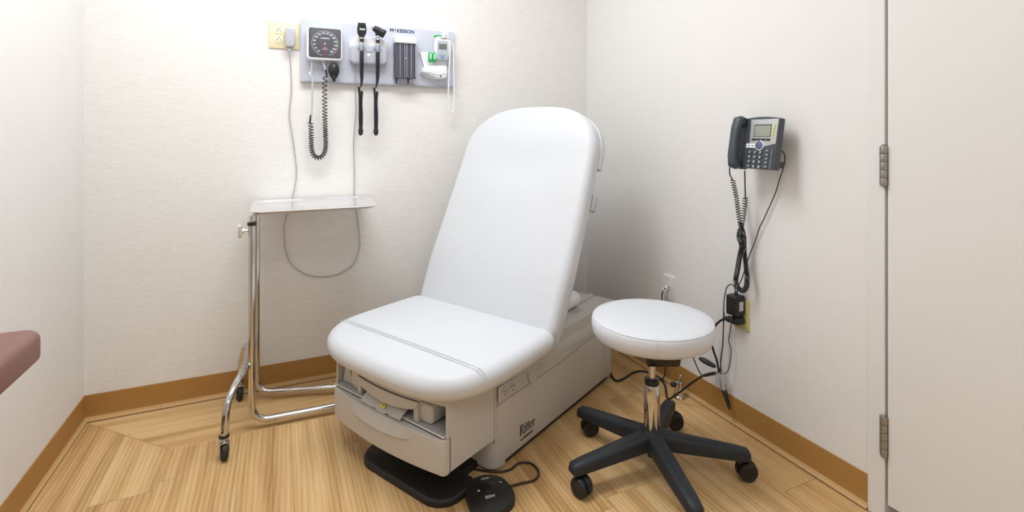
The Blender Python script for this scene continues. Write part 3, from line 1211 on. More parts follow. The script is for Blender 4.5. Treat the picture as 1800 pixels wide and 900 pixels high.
# ------------------------------------------------------------------ rolling stool
SX, SY = 1.108, 1.340
stool = tag(empty('rolling_stool', (SX, SY, 0)), 'white round vinyl stool on black five arm base with casters', 'stool')
bm = B()
r = 0.196
prof = [(0.0, 0.0), (0.0, 0.150), (0.002, 0.168), (0.009, 0.185), (0.020, 0.192), (0.040, r), (0.058, 0.195), (0.0655, 0.191), (0.0695, 0.184), (0.0725, 0.168), (0.0745, 0.14), (0.076, 0.09), (0.0765, 0.0)]
lathe(bm, (0, 0, 0.435), (0, 0, 1), prof, 72, cap=False)
sc = obj('seat', bm, 'vinyl_white', stool, angle=80)
bm = B()
sweep(bm, [(0.1905 * math.cos(2 * PI * k / 72), 0.1905 * math.sin(2 * PI * k / 72), 0.435 + 0.0662) for k in range(72)], 0.0017, 6, closed=True)
for a in (-126, -6, 114):
    c_, s_ = math.cos(math.radians(a)), math.sin(math.radians(a))
    tube(bm, [(c_ * q, s_ * q, 0.435 + z) for z, q in ((0.065, 0.1915), (0.058, 0.1952), (0.040, 0.1963), (0.020, 0.1923), (0.009, 0.1853), (0.003, 0.169))], 0.0009, 4, 6)
obj('seam', bm, 'vinyl_white', sc)
bm = B()
t = bmesh.new()
slab(t, rrect(0.062, 0.062, 0.008, 4), 0.362, 0.436, 0.002, 0.006)
for v in t.verts:
    k_ = 1.0 - 0.18 * max(0, (0.40 - v.co.z) / 0.04)
    v.co.x *= k_; v.co.y *= k_
bmesh.ops.rotate(t, verts=t.verts, matrix=Matrix.Rotation(-YAW, 3, 'Z'))
bmesh.ops.translate(t, verts=t.verts, vec=(0.022, -0.010, 0))
merge(bm, t)
obj('mounting_plate', bm, 'black_gloss', stool)
bm = B()
cyl(bm, (0, 0, 0.27), (0, 0, 0.37), 0.0115, 24)
obj('piston', bm, 'chrome', stool)
bm = B()
cyl(bm, (0, 0, 0.283), (0, 0, 0.303), 0.0240, 28, 0.003)
obj('collar', bm, 'black_gloss', stool)
bm = B()
cyl(bm, (0, 0, 0.10), (0, 0, 0.286), 0.0255, 36, 0.001)
obj('gas_column', bm, 'chrome', stool)
bm = B()
lathe(bm, (0, 0, 0.070), (0, 0, 1), [(0, 0.028), (0.004, 0.036), (0.045, 0.040), (0.062, 0.037), (0.069, 0.030)], 32)
lathe(bm, (0, 0, 0.045), (0, 0, 1), [(0, 0.008), (0.004, 0.014), (0.028, 0.014)], 20)
hub = obj('hub', bm, 'blackblue', stool)
for k, a0 in enumerate((37.5, 109.5, 178.5, 254.0, -33.0)):
    a = math.radians(a0)
    ca, sa = math.cos(a), math.sin(a)
    L_ = 0.305
    bm = B()
    # tapered arm: rings along the length
    vr = []
    N_ = 14
    for j in range(N_ + 1):
        t = j / N_
        x = 0.012 + (L_ - 0.012) * t
        hw = 0.0275 - 0.0055 * t
        zt = 0.137 - 0.040 * t ** 0.9
        zb = 0.084 - 0.018 * t
        if j == N_:
            hw *= 0.55; zt -= 0.010; zb += 0.006
        elif j == N_ - 1:
            x = L_ - 0.008; hw *= 0.9; zt -= 0.0035
        sec = [(-hw, zb), (-hw * 1.0, zt - 0.012), (-hw * 0.86, zt - 0.004), (-hw * 0.6, zt), (hw * 0.6, zt), (hw * 0.86, zt - 0.004), (hw, zt - 0.012), (hw, zb)]
        vr.append([bm.verts.new((x * ca - y * sa, x * sa + y * ca, z)) for y, z in sec])
    for p, q in zip(vr, vr[1:]):
        for i in range(8):
            bm.faces.new((p[i], p[(i + 1) % 8], q[(i + 1) % 8], q[i]))
    bm.faces.new(vr[0]); bm.faces.new(vr[-1])
    arm = obj('base_arm', bm, 'blackblue', stool, angle=50)
    # caster: twin wheels, hood and stem; each trails in its own direction
    ro = 0.275
    cx_, cy_ = ro * ca, ro * sa
    ta = math.radians((-24, -10, -75, -60, -20)[k])
    dx, dy = math.cos(ta), math.sin(ta)
    wx, wy = cx_ + dx * (0.022, 0.018, 0.012, 0.012, 0.020)[k], cy_ + dy * (0.022, 0.018, 0.012, 0.012, 0.020)[k]
    ax = Vector((-dy, dx, 0))
    bm = B()
    for s in (-1, 1):
        p = Vector((wx, wy, 0.0295)) + ax * (s * 0.0035)
        lathe(bm, p, ax * s, [(0, 0.020), (0.0, 0.027), (0.003, 0.0295), (0.014, 0.0295), (0.018, 0.027), (0.0195, 0.020), (0.0175, 0.017), (0.0185, 0.0)], 28)
    cs = obj('caster', bm, 'black', stool)
    bm = B()
    N_ = 12
    vr = []
    for j in range(N_ + 1):
        th_ = math.radians(-10 + 200 * j / N_)
        row = []
        for s, rr in ((-1, 0.022), (-1, 0.0325), (1, 0.0325), (1, 0.022)):
            row.append(bm.verts.new(Vector((wx, wy, 0.0295)) + ax * (s * 0.0032) + Vector((dx, dy, 0)) * math.cos(th_) * rr + Vector((0, 0, 1)) * math.sin(th_) * rr))
        vr.append(row)
    for p, q in zip(vr, vr[1:]):
        for i in range(4):
            bm.faces.new((p[i], p[(i + 1) % 4], q[(i + 1) % 4], q[i]))
    bm.faces.new(vr[0]); bm.faces.new(vr[-1])
    cyl(bm, (cx_, cy_, 0.052), (cx_, cy_, 0.072), 0.010, 16)
    obj('hood', bm, 'black', cs)

# ------------------------------------------------------------------ tray stand with tray
stand = tag(empty('tray_stand', (-0.10, 2.14, 0)), 'chrome tubular two post stand on casters carrying a steel tray', 'instrument stand')
sx0, sy0 = -0.10, 2.14


def SP(x, y, z):
    return (x - sx0, y - sy0, z)


RT = 0.0125
for (yp_, xe_, ye_, nm) in ((2.14, 0.52, 2.118, 0), (2.372, 0.50, 2.21, 1)):
    bm = B()
    x0 = -0.101 if nm == 0 else -0.094
    path = fillet([SP(x0, yp_, 0.768 if nm == 0 else 0.788), SP(x0, yp_, 0.030), SP(xe_, ye_, 0.030)], 0.060, 10)
    sweep(bm, path, RT, 18)
    leg = obj('post_and_leg', bm, 'chrome', stand)
    bm = B()
    zc_ = 0.763 if nm == 0 else 0.783
    cyl(bm, SP(x0, yp_, zc_), SP(x0, yp_, zc_ + 0.014), 0.0160, 24, 0.002)
    obj('collar', bm, 'black_gloss', leg)
    bm = B()
    cyl(bm, SP(x0, yp_, 0.70), SP(x0, yp_, 0.800), 0.0088, 18)
    obj('inner_rod', bm, 'chrome', leg)
    bm = B()
    cyl(bm, SP(xe_ - 0.004, ye_, 0.030), SP(xe_ + 0.004, ye_, 0.030), 0.0135, 18, 0.001)
    cyl(bm, SP(xe_ - 0.03, ye_, 0.0), SP(xe_ - 0.03, ye_, 0.02), 0.009, 16, 0.001)
    obj('end_glide', bm, 'rubber', leg)
# cross arch carrying the two casters
bm = B()
tube(bm, [SP(-0.178, 1.985, 0.078), SP(-0.1745, 1.990, 0.13), SP(-0.168, 2.005, 0.178), SP(-0.150, 2.048, 0.214), SP(-0.130, 2.105, 0.234), SP(-0.121, 2.18, 0.238), SP(-0.121, 2.30, 0.238), SP(-0.128, 2.362, 0.236), SP(-0.140, 2.392, 0.214), SP(-0.150, 2.402, 0.16), SP(-0.160, 2.405, 0.078)], 0.0128, 8, 18)
obj('cross_arch', bm, 'chrome', stand)
bm = B()
box(bm, SP(-0.108, 2.255, 0.232), (0.012, 0.21, 0.030), 0.003)
obj('cross_plate', bm, 'greypl', stand)
bm = B()
tang = (Vector(SP(-0.1745, 1.990, 0.13)) - Vector(SP(-0.178, 1.985, 0.078)))
add_text(bm, 'McKESSON', 0.0115, lambda x, y, z: Vector(SP(-0.1775, 1.986, 0.092)) + tang.normalized() * x + Vector((-0.985, -0.17, 0)) * (y - 0.001) + Vector((-0.17, -0.985, 0)) * (0.0133 + z), bold=0.0002)
obj('lettering', bm, 'print_black', stand)
for (cx_, cy_) in ((-0.178, 1.985), (-0.160, 2.405)):
    bm = B()
    cyl(bm, SP(cx_, cy_, 0.074), SP(cx_, cy_, 0.084), 0.0165, 20, 0.002, mi=1)
    cyl(bm, SP(cx_, cy_, 0.060), SP(cx_, cy_, 0.075), 0.011, 20)
    box(bm, SP(cx_, cy_, 0.061), (0.030, 0.034, 0.004), 0.001, rot=0.3)
    for s in (-1, 1):
        box(bm, SP(cx_ + s * 0.0135, cy_ - 0.004 + s * 0.003, 0.044), (0.002, 0.022, 0.036), 0.0008, rot=0.3)
    cs = obj('caster_fork', bm, ['chrome', 'black_gloss'], stand)
    bm = B()
    ax = Vector((math.cos(0.3), math.sin(0.3), 0))
    p = Vector(SP(cx_, cy_ - 0.004, 0.0275)) - ax * 0.010
    lathe(bm, p, ax, [(0, 0.0), (0, 0.022), (0.003, 0.027), (0.010, 0.0275), (0.017, 0.027), (0.020, 0.022), (0.020, 0.0)], 28)
    obj('wheel', bm, 'rubber', cs)
# clamp knob on the front post
bm = B()
kp = Vector(SP(-0.1135, 2.14, 0.745))
cyl(bm, kp, kp + Vector((-0.018, 0, 0)), 0.005, 14)
lathe(bm, kp + Vector((-0.012, 0, 0)), (-1, 0, 0), [(0, 0.009), (0.007, 0.010), (0.009, 0.008)], 18)
t = bmesh.new()
slab(t, rrect(0.011, 0.026, 0.009, 6), 0, 0.014, 0.004, 0.004, mp=lambda x, y, z: kp + Vector((-0.020 - z, x, y)))
merge(bm, t)
obj('clamp_knob', bm, 'steel', stand)
# tray-support frame
bm = B()
fr = fillet([SP(-0.098, 2.14, 0.795), SP(-0.098, 2.14, 0.8052), SP(0.30, 2.14, 0.8052), SP(0.30, 2.372, 0.8052), SP(-0.092, 2.372, 0.8052), SP(-0.092, 2.372, 0.795)], [0.006, 0.03, 0.03, 0.006], 5)
sweep(bm, fr, 0.0038, 12)
obj('tray_support', bm, 'chrome', stand)
# tray
tcx, tcy, tz = 0.1235, 2.2535, 0.8105
tray = tag(empty('instrument_tray', (tcx, tcy, tz)), 'rectangular steel instrument tray lying on top of the chrome stand', 'tray')
ol0 = rrect(0.2325, 0.190, 0.052, 8)
prof = [(0.024, 0.0), (0.016, 0.003), (0.011, 0.0100), (0.007, 0.0125), (0.001, 0.0125), (0.0, 0.0105), (0.001, 0.0090), (0.004, 0.0095), (0.0085, 0.0080), (0.014, 0.002), (0.023, -0.0012)]
bm = B()
rings = []
for d, z in prof:
    rings.append([bm.verts.new((x, y, z)) for x, y in inset(ol0, d)])
n = len(ol0)
for q, w in zip(rings, rings[1:]):
    for i in range(n):
        bm.faces.new((q[i], q[(i + 1) % n], w[(i + 1) % n], w[i]))
bm.faces.new(rings[0]); bm.faces.new(rings[-1])
o = obj('dish', bm, 'steel', tray, angle=50)

# ------------------------------------------------------------------ diagnostic wall board on the back wall


def WB(x, z, d):
    """point on the back wall, d in front of it"""
    return Vector((x, YB - d, z))


def wmp(cx, cz, d0=0.0, piv=None):
    return lambda x, y, z: WB(cx + x, cz + y, d0 + z)


BD = 0.020   # board depth
board = empty('diagnostic_board', (0.43, YB, 1.48))
tag(board, 'long pale grey wall board carrying the diagnostic instruments, with brand lettering', 'wall board')


def bmp(parent, cx, cz, d0):
    lx, ly, lz = parent.location
    return lambda x, y, z: Vector((cx + x - lx, YB - d0 - z - ly, cz + y - lz))


bm = B()
slab(bm, rrect(0.3535, 0.1345, 0.004, 3), 0.001, BD, 0.002, 0, 2, mp=bmp(board, 0.4305, 1.4795, 0))
obj('panel', bm, 'board', board)
bm = B()
box(bm, Vector((0, -BD / 2 - 0.003, -0.1385)), (0.705, BD + 0.004, 0.007), 0.001)
obj('edge_trim', bm, 'board_edge', board)
bm = B()
f = bmp(board, 0.4665, 1.5905, BD)
for dx_, dy_ in ((-0.0009, 0), (-0.0005, 0.0003), (0, -0.0003), (0.0005, 0.0003), (0.0009, 0)):
    add_text(bm, 'M', 0.0225, lambda x, y, z, dx_=dx_, dy_=dy_: f(x + dx_, y + dy_, z + (dx_ + 0.001) * 0.25), sx=1.02)
add_text(bm, 'c', 0.0185, lambda x, y, z: f(x + 0.0215, y + 0.0062, z), bold=0.0007)
add_text(bm, 'KESSON', 0.0225, lambda x, y, z: f(x + 0.0330, y, z), bold=0.0007, sx=1.02)
obj('lettering', bm, 'navy', board)
bm = B(); box(bm, Vector((0.4665 + 0.0268 - 0.43, -BD, 1.5925 - 1.48)), (0.009, 0.001, 0.002)); obj('accent_bar', bm, 'orange', board)

# --- blood pressure gauge
g = tag(empty('blood_pressure_gauge', (0.174, YB - BD, 1.505)), 'square white wall blood pressure gauge with grey dial and coiled tube', 'blood pressure gauge')
gm = lambda dx, dz, d0: bmp(g, 0.174 + dx, 1.505 + dz, BD + d0)
bm = B()
slab(bm, rrect(0.060, 0.060, 0.018, 6), 0.0, 0.014, 0, 0, mp=gm(0, 0, 0.0))
slab(bm, rrect(0.0745, 0.0725, 0.018, 6), 0.012, 0.045, 0.006, 0.004, 3, mp=gm(0, 0, 0.0))
obj('housing', bm, 'white', g)
bm = B()
slab(bm, rrect(0.0672, 0.0655, 0.010, 5), 0.0445, 0.0462, 0.001, mp=gm(0.001, 0.0025, 0.0))
obj('dial', bm, 'dial', g)
bm = B()
t_ = gm(0.001, 0.001, 0.0462)
for r1, r2 in ((0.0525, 0.0550),):
    N_ = 72
    for k in range(N_):
        if 0.71 < k / N_ < 0.79:
            continue
        a0, a1 = 2 * PI * k / N_, 2 * PI * (k + 1) / N_
        poly(bm, [(r1 * math.cos(a0), r1 * math.sin(a0)), (r2 * math.cos(a0), r2 * math.sin(a0)), (r2 * math.cos(a1), r2 * math.sin(a1)), (r1 * math.cos(a1), r1 * math.sin(a1))], t_, 0.0004)
for k in range(61):
    a = math.radians(240 - 300 * k / 60)
    l_ = 0.005 if k % 5 == 0 else 0.003
    d = Vector((math.cos(a), math.sin(a))); nn = Vector((-d.y, d.x)) * 0.0004
    p, q = d * 0.0550, d * (0.0550 + l_)
    poly(bm, [tuple(p - nn), tuple(q - nn), tuple(q + nn), tuple(p + nn)], t_, 0.0004)
obj('scale_ring', bm, 'dialring', g)
bm = B()
for k in range(14):
    num = k * 20 + 20
    a = math.radians(233 - 286 * k / 13)
    f = gm(0.001 + 0.0445 * math.cos(a), -0.0015 + 0.0445 * math.sin(a), 0.0464)
    add_text(bm, str(num), 0.0095, f, bold=0.00025, align='CENTER')
add_text(bm, 'McKESSON', 0.0065, gm(0.001, 0.021, 0.0464), bold=0.0003, align='CENTER', sx=1.2)
add_text(bm, 'mmHg', 0.006, gm(0.001, -0.022, 0.0464), bold=0.0001, align='CENTER')
poly(bm, [(-0.015, 0), (0.015, 0), (0.015, 0.0012), (-0.015, 0.0012)], gm(0.001, -0.0265, 0.0464))
obj('numerals', bm, 'dialmark', g)
bm = B()
f = gm(0.0, 0, 0.0475)
poly(bm, [(-0.0012, -0.004), (0.0012, -0.004), (0.0006, -0.050), (-0.0006, -0.050)], f, 0.0006)
obj('needle', bm, 'red', g)
bm = B()
lathe(bm, gm(0, 0, 0.046)(0, -0.001, 0), (0, -1, 0), [(0, 0.0035), (0.003, 0.003), (0.0035, 0)], 16)
obj('needle_hub', bm, 'dialmark', g)
bm = B()
f = lambda x, z, y: Vector((x - 0.174, y - (YB - BD), z - 1.505))
tube(bm, [f(0.121, 1.436, 2.412), f(0.1215, 1.410, 2.412), f(0.120, 1.385, 2.412), f(0.116, 1.370, 2.412)], 0.0030)
tube(bm, [f(0.116, 1.370, 2.412), f(0.122, 1.360, 2.412), f(0.1245, 1.330, 2.412), f(0.1235, 1.26, 2.415), f(0.121, 1.195, 2.42), f(0.1175, 1.182, 2.42)], 0.0040)
tube(bm, [f(0.168, 1.436, 2.415), f(0.171, 1.415, 2.415), f(0.178, 1.392, 2.415)], 0.0042)
obj('grey_hose', bm, 'tubegrey', g)
bm = B()
cyl(bm, f(0.108, 1.372, 2.408), f(0.121, 1.366, 2.408), 0.0045, 14, 0.001)
cyl(bm, f(0.116, 1.378, 2.408), f(0.116, 1.366, 2.408), 0.0052, 14, 0.001)
obj('hose_connector', bm, 'steel', g)
bm = B()
tube(bm, [f(0.178, 1.396, 2.415), f(0.181, 1.383, 2.415), f(0.1835, 1.368, 2.415), f(0.181, 1.358, 2.415)], 0.0036)
obj('hose_cuff', bm, 'cord', g)
bm = B()
tube(bm, [f(0.1175, 1.190, 2.42), f(0.1155, 1.172, 2.42), f(0.114, 1.155, 2.42)], 0.0042)
obj('hose_cuff', bm, 'cord', g)
bm = B()
coil(bm, [f(0.178, 1.358, 2.415), f(0.1750, 1.33, 2.415), f(0.1752, 1.25, 2.415), f(0.1765, 1.17, 2.415), f(0.1785, 1.10, 2.415), f(0.1785, 1.045, 2.415), f(0.168, 1.012, 2.415), f(0.149, 1.000, 2.415), f(0.130, 1.010, 2.415), f(0.120, 1.045, 2.415), f(0.1195, 1.09, 2.415), f(0.1195, 1.130, 2.42), f(0.1145, 1.157, 2.42)],
     0.0092, 0.0022, 0.02, 7, 14, pitch_fn=lambda u: 0.0225 - 0.0130 * min(1, u / 0.45) if u < 0.45 else 0.0095 + 0.004 * max(0, (u - 0.8) / 0.2))
obj('coiled_hose', bm, 'cord', g)
# inflation bulb hanging by the gauge
bm = B()
lathe(bm, f(0.213, 1.424, 2.405), (0, 0, -1), [(0, 0.010), (0.004, 0.014), (0.015, 0.0205), (0.030, 0.0238), (0.042, 0.0235), (0.055, 0.019), (0.066, 0.012), (0.072, 0.0068), (0.082, 0.0062), (0.084, 0.003)], 28)
obj('inflation_bulb', bm, 'black', g)

# --- charging cradle with two instrument handles
cr_ = tag(empty('charging_cradle', (0.365, YB - BD, 1.49)), 'rounded white and grey handle charging cradle on the wall board', 'charging cradle')
cm = lambda dx, dz, d0: bmp(cr_, 0.365 + dx, 1.49 + dz, BD + d0)
bm = B()
slab(bm, rrect(0.084, 0.063, (0.040, 0.040, 0.026, 0.030), 8), 0.0, 0.030, 0.012, 0.0, 4, mp=cm(0, 0, 0.0))
obj('housing', bm, 'white', cr_)
bm = B()
slab(bm, rrect(0.083, 0.044, (0.022, 0.022, 0.020, 0.026), 8), 0.004, 0.040, 0.010, 0.0, 4, mp=cm(0.001, -0.020, 0.0))
fc = obj('front_cover', bm, 'greypl2', cr_)
bm = B()
add_text(bm, 'WelchAllyn', 0.0075, cm(-0.016, -0.010, 0.0400), bold=0.0001)
obj('lettering', bm, 'print_black', fc)
bm = B()
lathe(bm, cm(-0.002, -0.022, 0.0395)(0, 0, 0), (0, -1, 0), [(0, 0.0052), (0.0012, 0.0052), (0.002, 0.004)], 20)
obj('ready_light', bm, 'ledw', fc)
HXs = (0.330, 0.401)
for hx in HXs:
    bm = B()
    for s in (-1, 1):
        bm = B()
        box(bm, cm(hx - 0.365 + s * 0.0145, 0.012, 0.040)(0, 0, 0), (0.006, 0.018, 0.018), 0.003)
        obj('holder_prong', bm, 'cyan', cr_)


def handle(name, hx, label, head, xlow):
    h = tag(empty(name, (hx, YB - BD - 0.058, 1.50)), label, 'medical instrument')
    yh = 2.382
    f = lambda x, z, y=yh: Vector((x - hx, y - (YB - BD - 0.058), z - 1.50))
    bm = B()
    lathe(bm, f(hx, 1.548), (0, 0, -1), [(0, 0.007), (0.010, 0.0085), (0.014, 0.0085)], 20)
    lathe(bm, f(hx, 1.522), (0, 0, -1), [(0, 0.0072), (0.004, 0.0085), (0.042, 0.0085), (0.043, 0.0078)], 20)
    obj('chrome_neck', bm, 'chrome', h)
    bm = B()
    cyl(bm, f(hx, 1.536), f(hx, 1.522), 0.0092, 20, 0.001)
    obj('neck_ring', bm, 'black', h)
    bm = B()
    cyl(bm, f(hx, 1.482), f(hx, 1.412), 0.0088, 20, 0.001)
    obj('grip', bm, 'black', h)
    # handle tail with paired cord down to a bundled cord
    bm = B()
    tube(bm, [f(hx - 0.003, 1.415), f(hx - 0.004, 1.38), f(hx - 0.002 + xlow, 1.345), f(hx - 0.004 + xlow, 1.318)], lambda t: 0.0060 - 0.0030 * t, 6, 10)
    tube(bm, [f(hx + 0.004, 1.415), f(hx + 0.004, 1.37), f(hx + 0.001 + xlow, 1.335), f(hx - 0.006 + xlow, 1.316)], lambda t: 0.0048 - 0.0024 * t, 6, 10)
    obj('cord_neck', bm, 'cord', h)
    bm = B()
    coil(bm, [f(hx - 0.010 + xlow, 1.320, 2.40), f(hx - 0.006 + xlow, 1.27, 2.40), f(hx - 0.006 + xlow, 1.19, 2.40), f(hx - 0.005 + xlow, 1.118, 2.40)], 0.0045, 0.0019, 0.0042, 6, 10)
    coil(bm, [f(hx + 0.004 + xlow, 1.302, 2.402), f(hx + 0.001 + xlow, 1.25, 2.402), f(hx + 0.003 + xlow, 1.18, 2.402), f(hx + 0.001 + xlow, 1.118, 2.402)], 0.0045, 0.0019, 0.0042, 6, 10)
    lathe(bm, f(hx - 0.002 + xlow, 1.135, 2.401), (0, 0, -1), [(0, 0.0085), (0.012, 0.0110), (0.024, 0.0108), (0.033, 0.0075), (0.037, 0.0)], 18)
    obj('cord_bundle', bm, 'cord', h)
    head(h, f)
    return h


def ophthal(h, f):
    bm = B()
    ol = [(-0.0095, -0.045), (-0.0185, -0.027), (-0.0200, -0.010), (-0.0165, 0.015), (-0.0160, 0.019), (0.0160, 0.019), (0.0165, 0.015), (0.0200, -0.010), (0.0185, -0.027), (0.0095, -0.045)]
    slab(bm, ol[::-1] if sum(ol[i][0] * ol[(i + 1) % len(ol)][1] - ol[(i + 1) % len(ol)][0] * ol[i][1] for i in range(len(ol))) < 0 else ol,
         -0.010, 0.012, 0.003, 0.003, 3, mp=lambda x, y, z: f(0.330 + x, 1.588 + y, 2.382 - z))
    obj('viewing_head', bm, 'black', h)
    bm = B()
    lathe(bm, f(0.331, 1.590, 2.371), (0, -1, 0), [(0, 0.0030), (0.001, 0.0030)], 14)
    for k in (-1, 0, 1):
        box(bm, f(0.331 + k * 0.0085, 1.577, 2.3695), (0.0065, 0.001, 0.007), 0.0005)
    obj('aperture', bm, 'print_white', h)


def oto(h, f):
    bm = B()
    a = Vector((0.88, 0, -0.47)).normalized()
    c0 = f(0.401, 1.580)
    lathe(bm, c0 - a * 0.026, a, [(0, 0.0060), (0.004, 0.0105), (0.010, 0.0140), (0.022, 0.0160), (0.040, 0.0165), (0.048, 0.0190), (0.058, 0.0195), (0.062, 0.0165)], 28)
    cyl(bm, f(0.401, 1.583), f(0.401, 1.556), 0.0110, 20, 0.001)
    obj('scope_head', bm, 'black', h)
    bm = B()
    lathe(bm, c0 - a * 0.034, a, [(0, 0.0030), (0.006, 0.0055), (0.009, 0.0098), (0.0115, 0.0098), (0.012, 0.006)], 20)
    obj('speculum_tip', bm, 'steel', h)
    bm = B()
    lathe(bm, c0 + a * 0.0195, a, [(0, 0.0172), (0.002, 0.0172)], 24)
    obj('lens_ring', bm, 'steel', h)
    bm = B()
    cyl(bm, f(0.401, 1.557), f(0.401, 1.549), 0.0090, 20)
    obj('head_collar', bm, 'greypl', h)


handle('ophthalmoscope', 0.330, 'black flat headed instrument handle hanging left in the charging cradle', ophthal, 0.0)
handle('otoscope', 0.401, 'black cone headed instrument handle hanging right in the charging cradle', oto, -0.003)

# --- specula dispenser
sd = tag(empty('specula_dispenser', (0.532, YB - BD, 1.46)), 'smoky tubular specula dispenser with white cap on the wall board', 'dispenser')
sm = lambda dx, dz, d0: bmp(sd, 0.532 + dx, 1.46 + dz, BD + d0)
bm = B()
box(bm, sm(0, 0.088, 0.026)(0, 0, 0), (0.104, 0.050, 0.030), 0.004)
cap = obj('cap', bm, 'white', sd)
bm = B()
slab(bm, rrect(0.015, 0.006, 0.001, 2), 0, 0.0012, 0.0004, mp=sm(0, 0.088, 0.0405))
obj('embossed_panel', bm, 'greypl2', cap)
bm = B()
for k, xx in enumerate((-0.036, -0.014, 0.014, 0.036)):
    cyl(bm, sm(xx, 0.080, 0.030)(0, 0, 0), sm(xx, -0.090, 0.030)(0, 0, 0), 0.0135, 24)
box(bm, sm(0, -0.005, 0.012)(0, 0, 0), (0.098, 0.018, 0.17), 0.002)
box(bm, sm(0, -0.088, 0.026)(0, 0, 0), (0.102, 0.042, 0.006), 0.002)
obj('tube_body', bm, 'smoke', sd)
bm = B()
for xx in (-0.0255, -0.003, 0.0055, 0.026, 0.048):
    box(bm, sm(xx, -0.006, 0.0415)(0, 0, 0), (0.0035, 0.006, 0.160), 0.001)
lathe(bm, sm(0.001, 0.003, 0.045)(0, 0, 0), (0, -1, 0), [(0, 0.0035), (0.002, 0.0035)], 12)
obj('clear_ribs', bm, 'smoke_lt', sd)
for xx in (-0.040, 0.016):
    bm = B()
    lathe(bm, sm(xx, -0.090, 0.028)(0, 0, 0), (0, 0, -1), [(0, 0.0065), (0.006, 0.0045), (0.026, 0.0022), (0.028, 0.001)], 14)
    obj('speculum_end', bm, 'black', sd)

# --- thermometer holder, thermometer, probe-cover tubes
th = tag(empty('thermometer_holder', (0.690, YB - BD, 1.45)), 'white sculpted thermometer holder at the right end of the wall board', 'holder')
tm = lambda dx, dz, d0: bmp(th, 0.690 + dx, 1.45 + dz, BD + d0)
bm = B()
ol = [(-0.083, 0.052), (-0.062, -0.014), (-0.079, -0.050), (-0.045, -0.070), (0.0, -0.078), (0.040, -0.070), (0.052, -0.030), (0.052, 0.045), (0.020, 0.050), (-0.030, 0.052)]
slab(bm, ol, 0.0, 0.012, 0.004, 0, 3, mp=tm(0, 0, 0))
obj('back_shell', bm, 'white', th)
bm = B()
ol = [(-0.079, -0.046), (-0.040, -0.060), (-0.005, -0.074), (0.025, -0.076), (0.046, -0.068), (0.050, -0.042), (0.046, -0.010), (-0.030, -0.010), (-0.062, -0.022)]
slab(bm, ol, 0.008, 0.040, 0.010, 0.0, 4, mp=tm(0, 0, 0))
cup = obj('cup', bm, 'white', th)
bm = B()
tube(bm, [tm(-0.079, -0.044, 0.034)(0, 0, 0), tm(-0.045, -0.047, 0.041)(0, 0, 0), tm(-0.010, -0.057, 0.041)(0, 0, 0), tm(0.030, -0.052, 0.041)(0, 0, 0), tm(0.049, -0.046, 0.036)(0, 0, 0)], 0.0012, 6, 6)
obj('cup_rim', bm, 'greypl', th)
bm = B()
lathe(bm, tm(0.013, -0.063, 0.0400)(0, 0, 0), (0, -1, 0), [(0, 0.0040), (0.0015, 0.0040)], 16)
obj('screw', bm, 'print_black', th)
tw = tag(empty('thermometer', (0.712, YB - BD, 1.52)), 'white electronic thermometer with small grey display and looping white cord', 'thermometer')
um = lambda dx, dz, d0: bmp(tw, 0.712 + dx, 1.52 + dz, BD + d0)
bm = B()
slab(bm, [(0.027, -0.052), (0.033, -0.030), (0.037, 0.040), (0.030, 0.055), (-0.026, 0.060), (-0.034, 0.050), (-0.037, 0.0), (-0.036, -0.040), (-0.030, -0.052)], 0.014, 0.044, 0.007, 0.004, 4, mp=um(0, 0, 0))
obj('body', bm, 'white', tw)
bm = B()
slab(bm, rrect(0.027, 0.045, 0.009, 5), 0.0, 0.0012, 0.0005, mp=um(0.0, -0.006, 0.0438))
fcp = obj('face_plate', bm, 'greypl2', tw)
bm = B(); box(bm, um(0.0, 0.011, 0.0455)(0, 0, 0), (0.040, 0.002, 0.026), 0.0006); obj('display', bm, 'lcd', tw)
bm = B()
slab(bm, [(0.0, -0.012), (0.012, 0.003), (0.010, 0.009), (-0.010, 0.009), (-0.012, 0.003)], 0, 0.002, 0.0008, mp=um(-0.002, -0.040, 0.0448))
obj('start_button', bm, 'blue', tw)
for s in (-1, 1):
    bm = B()
    slab(bm, rrect(0.0055, 0.0045, 0.004, 4), 0, 0.0016, 0.0006, mp=um(s * 0.017, -0.022, 0.0448))
    obj('side_button', bm, 'greenlt', tw)
bm = B()
box(bm, um(-0.020, 0.062, 0.026)(0, 0, 0), (0.032, 0.020, 0.010), 0.002)
obj('cover_latch', bm, 'green', tw)
bm = B()
box(bm, um(0.018, 0.066, 0.024)(0, 0, 0), (0.030, 0.022, 0.040), 0.006)
box(bm, um(0.018, 0.055, 0.046)(0, 0, 0), (0.038, 0.004, 0.004), 0.001)
obj('probe_well', bm, 'white', tw)
bm = B(); box(bm, um(0.020, 0.066, 0.0355)(0, 0, 0), (0.003, 0.001, 0.010)); box(bm, um(0.004, 0.049, 0.0450)(0, 0, 0), (0.030, 0.001, 0.0015)); obj('black_marks', bm, 'print_black', tw)
bm = B()
q = lambda x, z, y: Vector((x - 0.712, y - (YB - BD), z - 1.52))
tube(bm, [q(0.735, 1.575, 2.405), q(0.749, 1.56, 2.400), q(0.7495, 1.50, 2.398), q(0.745, 1.40, 2.400), q(0.744, 1.30, 2.405), q(0.7445, 1.24, 2.410), q(0.750, 1.219, 2.410), q(0.760, 1.211, 2.410), q(0.770, 1.219, 2.410), q(0.7745, 1.245, 2.410), q(0.7745, 1.32, 2.410), q(0.772, 1.42, 2.408), q(0.7705, 1.53, 2.405), q(0.765, 1.55, 2.405), q(0.755, 1.556, 2.405), q(0.744, 1.552, 2.405)], 0.0036, 8, 10)
obj('cord', bm, 'white', tw)
